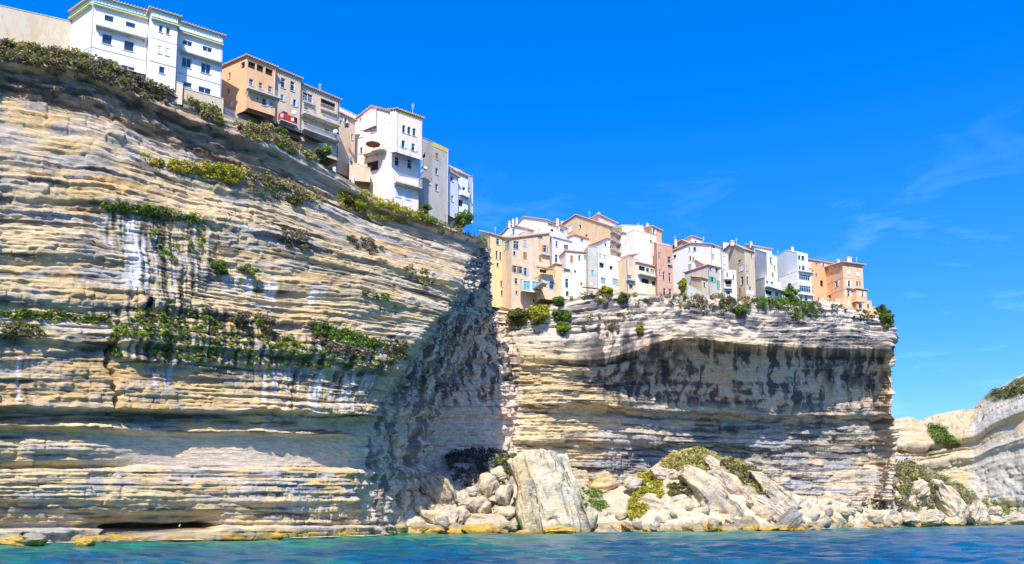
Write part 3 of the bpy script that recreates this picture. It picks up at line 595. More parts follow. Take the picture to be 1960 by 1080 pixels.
# --- the sea stack: standing slabs
st = dict(lam=.55, lamth=.9, n=60, cuts=5, box=.38)
B('tall tan left slab of the standing sea stack', 0, 0, 0, 0, 176, 1.75, 41, [(976, 886), (990, 872), (1003, 866), (1012, 900), (1028, 950), (1042, 1030), (1004, 1030), (988, 975), (992, 930)], thick=4.5, base=[.68, .54, .36], **st)
B('broad white ribbed centre slab of the sea stack with grass on top', 0, 0, 0, 0, 178.5, 1.82, 42, [(999, 866), (1015, 860), (1043, 862), (1062, 868), (1080, 900), (1100, 960), (1110, 1028), (1040, 1030), (1025, 960), (1008, 905)], thick=5, base=[.68, .60, .47], **st)
B('narrow leaning right slab of the sea stack beside a dark cleft', 0, 0, 0, 0, 179.5, 1.9, 43, [(1060, 868), (1086, 868), (1096, 905), (1112, 955), (1134, 1026), (1112, 1029), (1092, 960), (1076, 910)], thick=4, base=[.66, .58, .45], **st)
B('pale rocks behind the right foot of the sea stack', 1128, 995, 34, 38, 186, 1.5, 44)
# --- behind, in the sun
B('pointed sunlit rock at the foot of the town cliff left of the footpath', 0, 0, 0, 0, 224, .1, 45, [(1127, 935), (1142, 915), (1158, 903), (1172, 915), (1186, 922), (1180, 934), (1160, 940)], base=CREAM, alg=0)
B('blocky sunlit rock behind the sea stack', 1111, 918, 30, 36, 222, .1, 46, base=CREAM, alg=0)
# --- the mound
sl = dict(lam=.55, lamth=.8, n=60, cuts=5, box=.4)
B('round layered white boulder on the left of the green mound', 0, 0, 0, 0, 203, -.35, 51, [(1216, 985), (1222, 960), (1245, 946), (1270, 958), (1284, 975), (1282, 1000), (1250, 1010), (1225, 1000)], n=36)
B('angular boulder with a hollow underside right of the round one', 0, 0, 0, 0, 206, .2, 52, [(1275, 965), (1303, 949), (1325, 957), (1338, 968), (1310, 985), (1290, 987)], n=36, base=[.66, .56, .42])
B('biggest tilted white slab in the middle of the green mound', 0, 0, 0, 0, 208, -.85, 53, [(1305, 909), (1324, 890), (1345, 900), (1375, 924), (1416, 968), (1434, 999), (1425, 1012), (1345, 1012), (1336, 985), (1338, 955), (1320, 930)], thick=5, **sl)
B('long tilted white slab behind the biggest slab', 0, 0, 0, 0, 213, -.9, 54, [(1365, 905), (1378, 896), (1411, 917), (1434, 960), (1448, 1000), (1430, 1000), (1401, 953), (1380, 925)], thick=5, **sl)
B('topmost white slab near the crest of the mound', 0, 0, 0, 0, 219, -1.0, 55, [(1348, 876), (1362, 873), (1378, 884), (1380, 898), (1374, 908), (1360, 900)], thick=3, n=36, alg=0)
B('long thin slab down the right side of the mound', 0, 0, 0, 0, 219, -.75, 56, [(1442, 902), (1462, 907), (1508, 945), (1533, 972), (1512, 984), (1490, 975), (1462, 942)], thick=4, **sl)
B('broad striped slab at the right foot of the mound', 0, 0, 0, 0, 211, -.6, 57, [(1438, 948), (1466, 948), (1500, 982), (1508, 1008), (1450, 1010), (1434, 990)], thick=4, **sl)
B('dark pointed boulder standing at the waterline right of the mound', 0, 0, 0, 0, 207, .75, 58, [(1482, 1013), (1508, 986), (1531, 969), (1536, 1000), (1540, 1019), (1500, 1020)], n=36, base=[.30, .28, .25])
B('dark grey rounded boulder at the foot of the biggest slab', 1412, 1007, 44, 22, 203, -.3, 59, base=[.24, .23, .22])
B('low yellow brown rock below the biggest slab', 1329, 1013, 52, 17, 201, 0, 60, base=BR, alg=2.2)
for i, (x, y, w, h, a) in enumerate(((1213, 925, 38, 22, .6), (1264, 905, 34, 22, .1), (1284, 910, 28, 20, .2), (1277, 932, 30, 28, .3), (1157, 993, 40, 30, .3), (1146, 1011, 36, 20, .1), (1176, 1003, 30, 16, .2), (1330, 985, 30, 24, -.6), (1322, 998, 40, 26, -.6), (1294, 1003, 40, 18, -.2), (1260, 1010, 50, 14, .2), (1210, 1008, 44, 18, .3), (1198, 995, 30, 18, .6), (1386, 1010, 40, 16, -.1), (1470, 1014, 40, 12, 0))):
    B(('ribbed boulder on the left shoulder of the mound under the path', 'left one of the paired boulders high on the mound', 'right one of the paired boulders high on the mound', 'wide boulder below the paired boulders', 'pale slab at the near end of the footpath slope', 'dark edged boulder at the waterline right of the sea stack', 'small white block right of the dark edged boulder', 'rounded block between the hollow boulder and biggest slab', 'striped block at the lower left of the biggest slab', 'flat block beneath the hollow boulder', 'flat rock beneath the round layered boulder', 'low pale slab left of the round layered boulder', 'small tilted slab above the low pale slab', 'low brown shore rock beside the dark grey boulder', 'low dark shore rock left of the pointed boulder')[i], x, y, w, h, 204 if y > 990 else 212, a, 70+i, n=22 if w > 30 else 12, base=BR if i in (13, 14) else None)
# --- right shore
for i, (x, y, w, h, a, Yq) in enumerate(((1580, 985, 60, 40, .1, 250), (1630, 992, 50, 30, .2, 258), (1693, 994, 58, 32, .1, 268), (1745, 992, 34, 22, .1, 280), (1786, 992, 48, 28, .2, 288), (1757, 937, 42, 34, .7, 300), (1830, 1000, 34, 14, 0, 300), (1905, 998, 40, 18, .1, 330), (1945, 996, 44, 18, .1, 345), (1722, 930, 22, 26, .9, 292), (1716, 952, 20, 20, .4, 285), (1600, 960, 50, 30, .1, 256), (1555, 1004, 40, 16, 0, 240))):
    B(('broad pale boulder under the right end of the town cliff', 'low pale boulder beside the shaded grotto', 'big rounded boulder on the shore left of the hillock', 'second rounded shore boulder below the hillock', 'third wider shore boulder below the hillock', 'pale slab outcrop on the hillock side', 'flat shore rock under the hillock slabs', 'first of the low rocks at the far right shore', 'last of the low rocks at the far right shore', 'upright pale rock high in the hillock shade', 'small pale rock in the hillock shade', 'rubble block against the cliff foot right of the mound', 'flat rock right of the dark pointed boulder')[i], x, y, w, h, Yq, a, 90+i, n=22)
B('tall white slab on the hillock leaning left', 0, 0, 0, 0, 303, -1.1, 110, [(1803, 923), (1822, 933), (1852, 975), (1856, 1003), (1815, 1003), (1804, 960)], thick=5, **sl)
B('second tall slab on the hillock by the shore', 0, 0, 0, 0, 312, 1.2, 111, [(1862, 978), (1878, 955), (1895, 985), (1898, 1003), (1863, 1003)], thick=4, n=36)
B('grey rock on the shore at the far left corner', 58, 1032, 44, 24, 95, .3, 112, base=GB, alg=.8)
B('low brown rock at the left edge of the water', 10, 1034, 70, 22, 95, 0, 113, base=BR, alg=1.2)
B('yellow algae rock just off the left shore', 155, 1042, 30, 15, 98, .1, 114, base=BR, alg=1.1)
# small loose stones: six shapes, placed many times
VAR = []
for k in range(7):
    V, Fq, ww, aa = boulder_verts(1, .9, .75, random.uniform(-1, 1), 130+k, 12, lam=.12, lamth=.35, cuts=12)
    V[:, 2] -= V[:, 2].min()
    VAR.append(raw_mesh('stone', V, Fq, rock_color(V, ww, aa, V[:, 2], 130+k, [.60, .50, .35] if k < 5 else [.40, .32, .2], 0 if k < 5 else .6)))
def scatter(kind, poly, n, s0, s1, label, group, variants, sink=.35, smin=0):
    a, x, y = SURF[kind]; m = np.where(sdf(x, y, poly) > 0)[0]
    w = a[m, 1]**-0; idx = RNG.choice(m, size=min(n, len(m)), replace=False)
    for i in idx:
        me = VAR[random.choice(variants)]; o = link(me, 'stone', M_ROCK); s = random.uniform(s0, s1)**1.0*random.uniform(.7, 1.2)
        o.scale = (s*random.uniform(.8, 1.3), s, s*random.uniform(.7, 1.2)); o.rotation_euler = (random.uniform(-.5, .5), random.uniform(-.5, .5), random.uniform(0, 6.3))
        o.location = (a[i, 0], a[i, 1]-.3*s, a[i, 2]-sink*s); tag(o, label, 'rock', group)
scatter('T', [(780, 1012), (830, 990), (880, 960), (920, 920), (985, 920), (990, 1018)], 34, .5, 1.6, 'loose pale stone in the sunlit scree left of the sea stack', 'loose pale stones in the left scree', [0, 1, 2, 3, 4])
scatter('T', [(700, 985), (760, 930), (820, 900), (870, 950), (800, 1000)], 26, .7, 1.8, 'loose stone in the shaded scree under the cove', 'loose stones in the shaded scree', [0, 2, 4])
scatter('T', [(1120, 985), (1200, 985), (1290, 985), (1440, 990), (1550, 985), (1550, 1012), (1120, 1015)], 26, .5, 1.4, 'loose pale stone at the foot of the green mound', 'loose pale stones below the mound', [0, 1, 2, 3, 4])
scatter('T', [(1180, 970), (1300, 890), (1440, 920), (1520, 970), (1400, 985)], 9, .6, 1.5, 'loose pale stone lying in the grass of the mound', 'loose stones on the mound', [0, 1, 3])
scatter('T', [(700, 1010), (1700, 1003), (1700, 1012), (1550, 1018), (700, 1026)], 44, .9, 2.0, 'low yellow crusted rock at the waterline', 'algae crusted rocks along the waterline', [5, 6], .5)
scatter('T', [(1540, 955), (1690, 970), (1690, 1005), (1540, 1010)], 24, 1.0, 2.6, 'loose pale stone under the right end of the town cliff', 'loose stones right of the mound', [0, 1, 2, 3])
scatter('H', [(1740, 930), (1800, 920), (1900, 975), (1960, 990), (1960, 1003), (1700, 1005), (1700, 975)], 26, 1.0, 2.8, 'loose pale stone on the far hillock', 'loose stones on the hillock', [0, 1, 2, 3])

# ------------------------------------------------------------------ plants
PAL = {'olive': [(.12, .13, .03), (.20, .18, .05), (.08, .09, .02), (.15, .11, .07)], 'green': [(.07, .14, .02), (.11, .20, .025), (.05, .09, .02), (.17, .22, .04), (.13, .13, .05)],
       'yellow': [(.36, .32, .03), (.26, .28, .03), (.16, .20, .03), (.34, .24, .04)], 'brown': [(.15, .10, .08), (.20, .15, .11), (.10, .08, .06), (.13, .13, .05)],
       'mixed': [(.13, .19, .02), (.22, .15, .11), (.30, .27, .05), (.09, .12, .03), (.18, .13, .11), (.25, .20, .08)], 'red': [(.28, .10, .05), (.22, .13, .06), (.12, .12, .04)],
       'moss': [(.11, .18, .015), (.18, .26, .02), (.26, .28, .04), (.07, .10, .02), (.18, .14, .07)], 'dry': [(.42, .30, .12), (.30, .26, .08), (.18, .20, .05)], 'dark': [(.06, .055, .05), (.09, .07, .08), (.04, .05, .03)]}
def leaves(cen, rad, per, size, pal, squash=.75):
    n = len(cen)*per; c = np.repeat(cen, per, 0); r = np.repeat(rad, per)
    d = RNG.normal(size=(n, 3)); d /= np.linalg.norm(d, axis=1, keepdims=True)
    c = c+d*(r*RNG.uniform(.35, 1, n)**.6)[:, None]*np.array([1, 1, squash])
    a = RNG.normal(size=(n, 3)); a[:, 2] *= .6; a /= np.linalg.norm(a, axis=1, keepdims=True); b = np.cross(a, RNG.normal(size=(n, 3))); b /= np.linalg.norm(b, axis=1, keepdims=True)
    s = (size*RNG.uniform(.6, 1.4, n))[:, None]
    V = np.stack([c-a*s, c-b*s*.55, c+a*s, c+b*s*.55], 1).reshape(-1, 3)
    P = np.array(PAL[pal]); k = np.repeat(RNG.integers(0, len(P), len(cen)), per); k2 = RNG.integers(0, len(P), n)
    col = .65*P[k]+.35*P[k2]; col = 1.55*col*RNG.uniform(.75, 1.3, n)[:, None]; col = np.repeat(col, 4, 0)
    return V, np.arange(n*4).reshape(-1, 4), col
def scrub(label, kind, poly, n, rad, pal, per=34, leaf=.22, up=.3, cat='shrubs'):
    a, x, y = SURF[kind]; wob = fbm(x/14, y/9, 3, int(n))*7; m = np.where(sdf(x, y, poly)+wob > 0)[0]
    if len(m) == 0: print('EMPTY', label); return
    idx = RNG.choice(m, size=n, replace=len(m) < n); r = rad*RNG.uniform(.45, 1.25, n); cen = a[idx]+np.array([0, -.25, .1])*1.0
    cen[:, 2] += r*up; cen[:, 1] -= r*.3
    V, Fq, c = leaves(cen, r, per, leaf, pal); base = cen.mean(0); o = link(raw_mesh('scrub', V-base, Fq, c, False), 'scrub', M_LEAF, loc=tuple(base)); return tag(o, label, cat, None, 'stuff')
def bush(label, kind, px, py, w, h, pal, leaf=.19, per=100, Y=None, cat='bush', name='bush', group=None):
    p = surf(kind, px, py+h*.3) if Y is None else unp(px, py, Y); Yq = p[1]-.4 if Y is None else Y
    c = unp(px, py, Yq); rx = w/2/F*Yq; rz = h/2/F*Yq
    n = max(8, int(8+1.5*rx*rz*3)); n = min(n, 60)
    d = RNG.normal(size=(n, 3)); d /= np.linalg.norm(d, axis=1, keepdims=True); q = RNG.uniform(.2, 1, n)[:, None]**.5
    base = c-np.array([0, 0, rz]); cen = d*q*np.array([rx*.8, min(rx, rz)*.8, rz*.75])+np.array([0, 0, rz])
    r = np.minimum(rx, rz)*RNG.uniform(.28, .5, n)
    V, Fq, cc = leaves(cen, r, per, leaf, pal); e = bpy.data.objects.new(name, None); COL.objects.link(e); e.location = tuple(base); tag(e, label, cat, group)
    link(raw_mesh('foliage', V, Fq, cc, False), 'foliage', M_LEAF, e)
    SV = []; SF = []
    for k in range(4):                                   # woody stems
        an = k*1.7+px; t = np.array([math.cos(an)*rx*.45, math.sin(an)*rx*.3, rz*1.1]); i0 = len(SV)
        for z_, wd in ((np.zeros(3)-[0, 0, .4], .09), (t, .03)):
            for q_ in range(4): SV.append(z_+np.array([math.cos(q_*1.57)*wd, math.sin(q_*1.57)*wd, 0]))
        SF += [(i0+j, i0+(j+1) % 4, i0+4+(j+1) % 4, i0+4+j) for j in range(4)]
    link(raw_mesh('stem', SV, SF, np.tile([.16, .11, .07], (len(SV), 1)), False), 'stem', M_ROCK, e)
    return e
scrub('dense heath strip along the cliff top under the fortress wall', 'A', [(-120, 60), (0, 80), (60, 84), (130, 98), (190, 114), (260, 142), (320, 165), (338, 188), (290, 182), (210, 152), (140, 142), (60, 122), (0, 112), (-120, 100)], 330, .8, 'mixed', up=.2)
scrub('dry brown heather mixed through the clifftop strip', 'A', [(-120, 62), (0, 84), (130, 102), (260, 148), (330, 180), (290, 186), (200, 156), (100, 134), (0, 118)], 190, .7, 'brown', up=.3)
scrub('dark heath clumps among the rock just below the cliff top', 'A', [(0, 100), (140, 130), (250, 165), (330, 190), (320, 200), (200, 165), (100, 135), (0, 122)], 120, .6, 'brown')
scrub('brown and green scrub right of the plastered buttress', 'A', [(356, 176), (392, 190), (428, 228), (430, 244), (405, 235), (370, 205)], 60, .8, 'mixed')
scrub('red and green scrub below the stone wall', 'A', [(440, 236), (520, 250), (600, 282), (642, 305), (640, 322), (590, 305), (530, 280), (470, 262)], 170, .8, 'mixed')
scrub('bright yellow flowering ledge on the upper left cliff', 'A', [(272, 304), (330, 311), (395, 320), (440, 322), (478, 340), (470, 352), (420, 345), (360, 335), (300, 324)], 120, .75, 'yellow')
scrub('brown tussocks right of the yellow ledge', 'A', [(440, 330), (540, 345), (630, 372), (620, 392), (560, 390), (490, 368)], 110, .75, 'mixed')
scrub('yellow agave scrub below the tall pink house', 'A', [(640, 360), (700, 372), (745, 395), (800, 408), (835, 430), (780, 432), (700, 420), (655, 395)], 230, .9, 'yellow')
scrub('green shrubs at the foot of the grey tower', 'A', [(795, 392), (822, 398), (836, 425), (830, 440), (800, 425)], 60, .9, 'green')
scrub('rusty scrub along the top edge of the left cliff end', 'A', [(835, 428), (880, 440), (928, 458), (928, 472), (880, 462), (840, 445)], 110, .8, 'mixed')
scrub('hanging garden on the upper tufa curtain', 'A', [(180, 386), (240, 394), (300, 402), (385, 420), (380, 430), (290, 418), (200, 408)], 110, .6, 'moss')
scrub('sparse green tufts on the upper tufa face', 'A', [(270, 440), (400, 425), (400, 500), (290, 500)], 24, .5, 'moss')
scrub('moss and ferns on the lower tufa curtain left part', 'A', [(262, 585), (400, 590), (440, 640), (420, 700), (300, 690), (245, 640)], 210, .33, 'moss', per=22)
scrub('moss and ferns on the lower tufa curtain right part', 'A', [(440, 630), (560, 650), (740, 690), (730, 705), (560, 705), (440, 700)], 170, .33, 'moss', per=22)
scrub('bright green mat over the right end of the tufa ledge', 'A', [(592, 622), (625, 626), (700, 645), (728, 662), (715, 672), (660, 660), (610, 645)], 150, .7, 'green')
scrub('grey brown hanging roots under the bright green mat', 'A', [(600, 645), (660, 660), (720, 672), (700, 690), (640, 680)], 60, .55, 'brown')
scrub('olive tufts beside the cove edge', 'A', [(735, 655), (785, 655), (775, 690), (745, 700)], 50, .6, 'olive')
scrub('green ledge tufts in the middle of the left cliff', 'A', [(692, 566), (740, 568), (766, 580), (760, 592), (715, 585)], 60, .6, 'green')
scrub('mixed tufts below the cliff corner', 'A', [(768, 515), (810, 512), (850, 535), (830, 550), (790, 540)], 60, .65, 'mixed')
scrub('brown heath clump in the middle of the upper cliff', 'A', [(540, 445), (590, 450), (588, 480), (550, 478)], 40, .6, 'brown')
scrub('brown tufts on the ledge below the agaves', 'A', [(660, 455), (720, 462), (740, 490), (690, 480)], 34, .6, 'brown')
scrub('thin green seam across the far left cliff', 'A', [(-20, 596), (210, 604), (212, 618), (-20, 609)], 120, .26, 'moss', per=18)
scrub('second thin green seam on the far left cliff', 'A', [(-20, 618), (80, 625), (90, 655), (-20, 650)], 60, .28, 'olive', per=18)
scrub('green growth in the crack of the left cliff', 'A', [(222, 620), (245, 630), (228, 690), (215, 680)], 26, .5, 'moss')
scrub('sparse shrubs along the old town cliff edge', 'B', [(1085, 556), (1300, 566), (1420, 575), (1460, 590), (1400, 600), (1290, 590), (1090, 572)], 150, .8, 'mixed', leaf=.3)
scrub('green shrubs hanging below the middle houses', 'B', [(1288, 548), (1345, 556), (1440, 572), (1440, 592), (1340, 590), (1290, 580)], 110, 1.0, 'mixed', leaf=.3)
scrub('dense green hedge over the cliff edge below the white houses', 'B', [(1438, 566), (1500, 566), (1560, 580), (1566, 606), (1520, 612), (1490, 592), (1445, 588)], 200, 1.2, 'green', leaf=.3)
scrub('low scrub below the orange corner house', 'B', [(1560, 582), (1640, 592), (1700, 604), (1705, 618), (1640, 612), (1560, 600)], 110, .8, 'olive', leaf=.3)
scrub('tufts scattered on the upper town cliff', 'B', [(1090, 590), (1250, 585), (1240, 640), (1100, 650)], 22, .8, 'olive', leaf=.3)
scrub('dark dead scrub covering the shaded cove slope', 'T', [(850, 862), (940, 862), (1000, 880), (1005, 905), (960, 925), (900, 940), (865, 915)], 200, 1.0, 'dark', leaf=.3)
scrub('green strip along the crest left of the sea stack', 'T', [(950, 885), (990, 872), (1000, 890), (975, 925), (940, 930)], 60, .7, 'moss', leaf=.28)
scrub('green bushes right of the sea stack', 'T', [(1112, 932), (1150, 938), (1160, 975), (1125, 985)], 50, 1.0, 'green', leaf=.3)
scrub('dry golden grass on the crest of the mound', 'T', [(1262, 890), (1310, 862), (1350, 862), (1375, 880), (1350, 900), (1300, 905), (1265, 905)], 260, .9, 'dry', leaf=.3)
scrub('yellow green grass on the left slope of the mound', 'T', [(1222, 910), (1260, 905), (1275, 940), (1250, 960), (1215, 1000), (1200, 990)], 260, .8, 'yellow', leaf=.28)
scrub('brown scrub on the right slope of the mound', 'T', [(1378, 880), (1440, 900), (1500, 940), (1480, 960), (1430, 930), (1390, 905)], 200, .9, 'olive', leaf=.3)
scrub('golden bush line behind the mound crest', 'T', [(1375, 872), (1415, 884), (1430, 896), (1395, 895)], 50, .9, 'dry', leaf=.3)
scrub('bluish green scrub in the middle of the mound', 'T', [(1280, 925), (1315, 930), (1330, 950), (1285, 950)], 50, .7, 'olive', leaf=.3)
scrub('thicket in the grotto by the hillock, leaves coloured as in shadow', 'H', [(1640, 920), (1700, 890), (1720, 920), (1720, 980), (1650, 980)], 150, 1.5, 'dark', leaf=.4)  # near-black leaf palette paints the cliff's cast shadow onto the plants
scrub('brown heath over the hillock crest', 'H', [(1690, 892), (1740, 885), (1800, 912), (1900, 965), (1940, 985), (1850, 975), (1780, 940), (1700, 935)], 560, 1.4, 'mixed', leaf=.42)
scrub('olive grass covering the near slope of the hillock', 'H', [(1690, 905), (1740, 895), (1790, 930), (1800, 975), (1760, 985), (1705, 970)], 260, 1.3, 'olive', leaf=.4)
scrub('green bushes at the low end of the hillock', 'H', [(1880, 960), (1945, 975), (1950, 995), (1880, 990)], 60, 1.5, 'green', leaf=.45)
scrub('green slope scrub on the far headland top', 'F', [(1900, 752), (1960, 728), (1965, 750), (1910, 768)], 70, 2.0, 'olive', leaf=.5)
scrub('green gully scrub on the far headland', 'F', [(1775, 812), (1800, 812), (1830, 845), (1790, 850)], 70, 1.8, 'green', leaf=.5)
bush('round green bush at the very end of the left cliff top', 'A', 888, 417, 44, 32, 'green')
bush('dark green bush under the grey tower', 'A', 812, 402, 26, 30, 'green')
bush('prickly pear clump below the tan balconied house', 'A', 620, 292, 36, 28, 'green', leaf=.32)
bush('smaller prickly pear clump below the red balcony', 'A', 540, 252, 24, 20, 'green', leaf=.3)
bush('yellow green bush at the end of the buttress garden', 'A', 420, 222, 14, 36, 'yellow')
bush('bright green hanging bush in the middle of the left cliff', 'A', 420, 512, 40, 38, 'green')
bush('green bush right of the bright hanging bush', 'A', 474, 516, 52, 24, 'moss')
bush('wide grey green bush over the tufa curtain', 'A', 505, 616, 56, 38, 'mixed')
bush('grey brown bush left of the wide tufa bush', 'A', 462, 610, 36, 30, 'brown')
bush('small green bush on the ledge under the brown tussocks', 'A', 566, 384, 32, 24, 'olive')
bush('yellow bush under the flowering ledge', 'A', 440, 345, 40, 22, 'yellow')
bush('spiky agave clump below the pink house wall', 'A', 684, 392, 34, 24, 'yellow', leaf=.4)
bush('green agave left of the yellow agaves', 'A', 665, 386, 26, 20, 'olive', leaf=.35)
bush('small bush in the notch between the two cliffs', 'B', 937, 555, 24, 30, 'olive')
bush('big olive bush left under the yellow house', 'B', 992, 606, 56, 40, 'olive', leaf=.32)
bush('rounded yellow green bush under the tan town house', 'B', 1030, 600, 44, 44, 'yellow', leaf=.32)
bush('green bush right of the rounded bush', 'B', 1074, 604, 40, 28, 'green', leaf=.32)
bush('bright green bush beside the rounded balcony', 'B', 1070, 577, 30, 24, 'green', leaf=.32)
bush('green bush trailing down the cliff under the big bushes', 'B', 1078, 628, 34, 28, 'moss', leaf=.32)
bush('small tuft on the cliff below the cream houses', 'B', 1225, 628, 14, 26, 'yellow', leaf=.3)
bush('bush at the corner of the white house terrace', 'B', 1160, 556, 30, 22, 'yellow', leaf=.3)
bush('olive bush under the cream loggia house', 'B', 1192, 570, 22, 24, 'olive', leaf=.3)
bush('ivy clump climbing the ruined wall', 'B', 1307, 545, 18, 34, 'yellow', leaf=.3)
bush('bright green bush under the stepped tan house', 'B', 1418, 595, 28, 26, 'green', leaf=.32)
bush('darker bush left of the bright green cliff bush', 'B', 1398, 575, 20, 18, 'olive', leaf=.32)
bush('green bush hanging at the tip of the town cliff', 'B', 1697, 610, 26, 40, 'green', leaf=.32)
bush('dark shrub above the cliff tip bush', 'B', 1688, 592, 20, 20, 'green', leaf=.3)
bush('lone dark bush on the shaded cove wall', 'B', 945, 768, 22, 16, 'green', leaf=.3)
# tree between the white houses
def tree():
    p = surf('B', 1512, 580); base = p+np.array([0, 1.0, -.3]); e = bpy.data.objects.new('tree', None); COL.objects.link(e); e.location = tuple(base)
    tag(e, 'leafy green tree standing between the two white houses above the cliff', 'tree'); Y = p[1]+1
    c = unp(1512, 562, Y)-base; rng = np.random.default_rng(5); cen = rng.normal(size=(46, 3))*np.array([1.1, 1.0, 1.7])+c
    V, Fq, cc = leaves(cen, rng.uniform(.5, 1.0, 46), 70, .28, 'green'); link(raw_mesh('crown', V, Fq, cc, False), 'crown', M_LEAF, e)
    V = []; Fq = []
    for k, (tx, tz, w0, w1) in enumerate(((0, c[2]*.8, .25, .12), (.9, c[2], .14, .05), (-.8, c[2]*1.1, .14, .05))):
        i0 = len(V); z0 = 0 if k == 0 else c[2]*.4
        for q, (zz, w, xx) in enumerate(((z0, w0, 0), ((z0+tz)/2, (w0+w1)/2, tx*.6), (tz, w1, tx))):
            for j in range(7): V.append((xx+math.cos(j*.9)*w, math.sin(j*.9)*w, zz))
        for q in range(2):
            for j in range(7): Fq.append((i0+q*7+j, i0+q*7+(j+1) % 7, i0+q*7+7+(j+1) % 7, i0+q*7+7+j))
    link(raw_mesh('trunk', V, Fq, np.tile([.14, .10, .07], (len(V), 1))), 'trunk', M_ROCK, e)
tree()

# ------------------------------------------------------------------ house kit
def plaster(col, stain=.5, rough=.85):
    m, n, l, p = newmat('plaster')
    a = noise_node(n, l, .55, (1, 1, .45), 7, .68); b = noise_node(n, l, 2.2, (1, 1, .16), 5, .7); c = noise_node(n, l, 9, (1, 1, 1), 3, .6)
    mx = n.new('ShaderNodeMix'); mx.data_type = 'RGBA'; mx.inputs[6].default_value = (*col, 1); d = [min(1, col[0]*.80), col[1]*.66, col[2]*.48]; mx.inputs[7].default_value = (*d, 1)
    l.new(mrange(n, l, a.outputs[0], .46, .72, 0, stain), mx.inputs[0])
    my = n.new('ShaderNodeMix'); my.data_type = 'RGBA'; l.new(mx.outputs[2], my.inputs[6]); my.inputs[7].default_value = (col[0]*.5, col[1]*.46, col[2]*.42, 1); l.new(mrange(n, l, b.outputs[0], .56, .78, 0, stain*.8), my.inputs[0])
    l.new(mulcol(n, l, my.outputs[2], mrange(n, l, c.outputs[0], .3, .7, .93, 1.05)), p.inputs['Base Color']); p.inputs['Roughness'].default_value = rough
    bu = n.new('ShaderNodeBump'); bu.inputs['Strength'].default_value = .35; bu.inputs['Distance'].default_value = .05; l.new(c.outputs[0], bu.inputs['Height']); l.new(bu.outputs[0], p.inputs['Normal'])
    return m
def flat(name, col, rough=.6, metal=0, spec=.5):
    m, n, l, p = newmat(name); a = noise_node(n, l, 3, (1, 1, 1), 4)
    rgb = n.new('ShaderNodeRGB'); rgb.outputs[0].default_value = (*col, 1); l.new(mulcol(n, l, rgb.outputs[0], mrange(n, l, a.outputs[0], .3, .7, .88, 1.1)), p.inputs['Base Color'])
    p.inputs['Roughness'].default_value = rough; p.inputs['Metallic'].default_value = metal; p.inputs['Specular IOR Level'].default_value = spec; return m
WALLC = dict(white=(.80, .765, .71), whit2=(.76, .735, .73), lav=(.68, .63, .67), pink=(.78, .66, .57), orange=(.74, .43, .22), orng2=(.76, .46, .25), tan=(.66, .50, .34), cream=(.76, .68, .54), yellow=(.80, .62, .30), terra=(.62, .34, .22), grey=(.50, .46, .40), ocre=(.74, .52, .28), fort=(.60, .50, .36), blu=(.55, .55, .60), pinkw=(.76, .70, .66))
STAIN = dict(white=.22, whit2=.25, lav=.4, yellow=.35, orange=.6, grey=.8, fort=.8)
_mc = {}
def WM(c):
    if c not in _mc: _mc[c] = plaster(WALLC[c], STAIN.get(c, .8))
    return _mc[c]
M_TILE = flat('roof_tile', (.56, .33, .21), .8); M_GLASS = flat('window_glass', (.015, .045, .085), .08, 0, .9); M_DARK = flat('opening_shade', (.02, .015, .012), .9)
M_FRAME = flat('painted_frame', (.75, .75, .73), .5); M_RAIL = flat('rail_metal', (.55, .55, .52), .45); M_CONC = flat('concrete', (.55, .50, .43), .9); M_RED = flat('red_cloth', (.45, .03, .02), .8)
M_BLUEG = flat('light_glass', (.10, .35, .45), .1, 0, .9); M_CHIM = flat('chimney_render', (.72, .52, .32), .9); M_IRON = flat('dark_iron', (.05, .05, .055), .5)
SH = dict(W=flat('shutter_white', (.74, .77, .82), .6), B=flat('shutter_brown', (.38, .17, .06), .6), O=flat('shutter_orange', (.62, .25, .04), .6), G=flat('shutter_grey', (.42, .42, .46), .6), V=flat('shutter_green', (.10, .38, .25), .6), C=flat('shutter_cream', (.74, .66, .46), .6), L=flat('shutter_pale_blue', (.50, .62, .74), .6))
class MB:
    def __init__(s, org): s.V = []; s.F = []; s.o = np.array(org, float)
    def quad(s, *p): i = len(s.V); s.V += [np.array(q, float)-s.o for q in p]; s.F.append(tuple(range(i, i+len(p))))
    def hexa(s, b, t): # bottom 4, top 4 (ccw)
        i = len(s.V); s.V += [np.array(q, float)-s.o for q in list(b)+list(t)]
        s.F += [(i, i+3, i+2, i+1), (i+4, i+5, i+6, i+7)]+[(i+k, i+(k+1) % 4, i+4+(k+1) % 4, i+4+k) for k in range(4)]
    def build(s, name, mat, parent=None, smooth=False):
        me = bpy.data.meshes.new(name); me.from_pydata([tuple(map(float, v)) for v in s.V], [], s.F); me.update()
        return link(me, name, mat, parent)
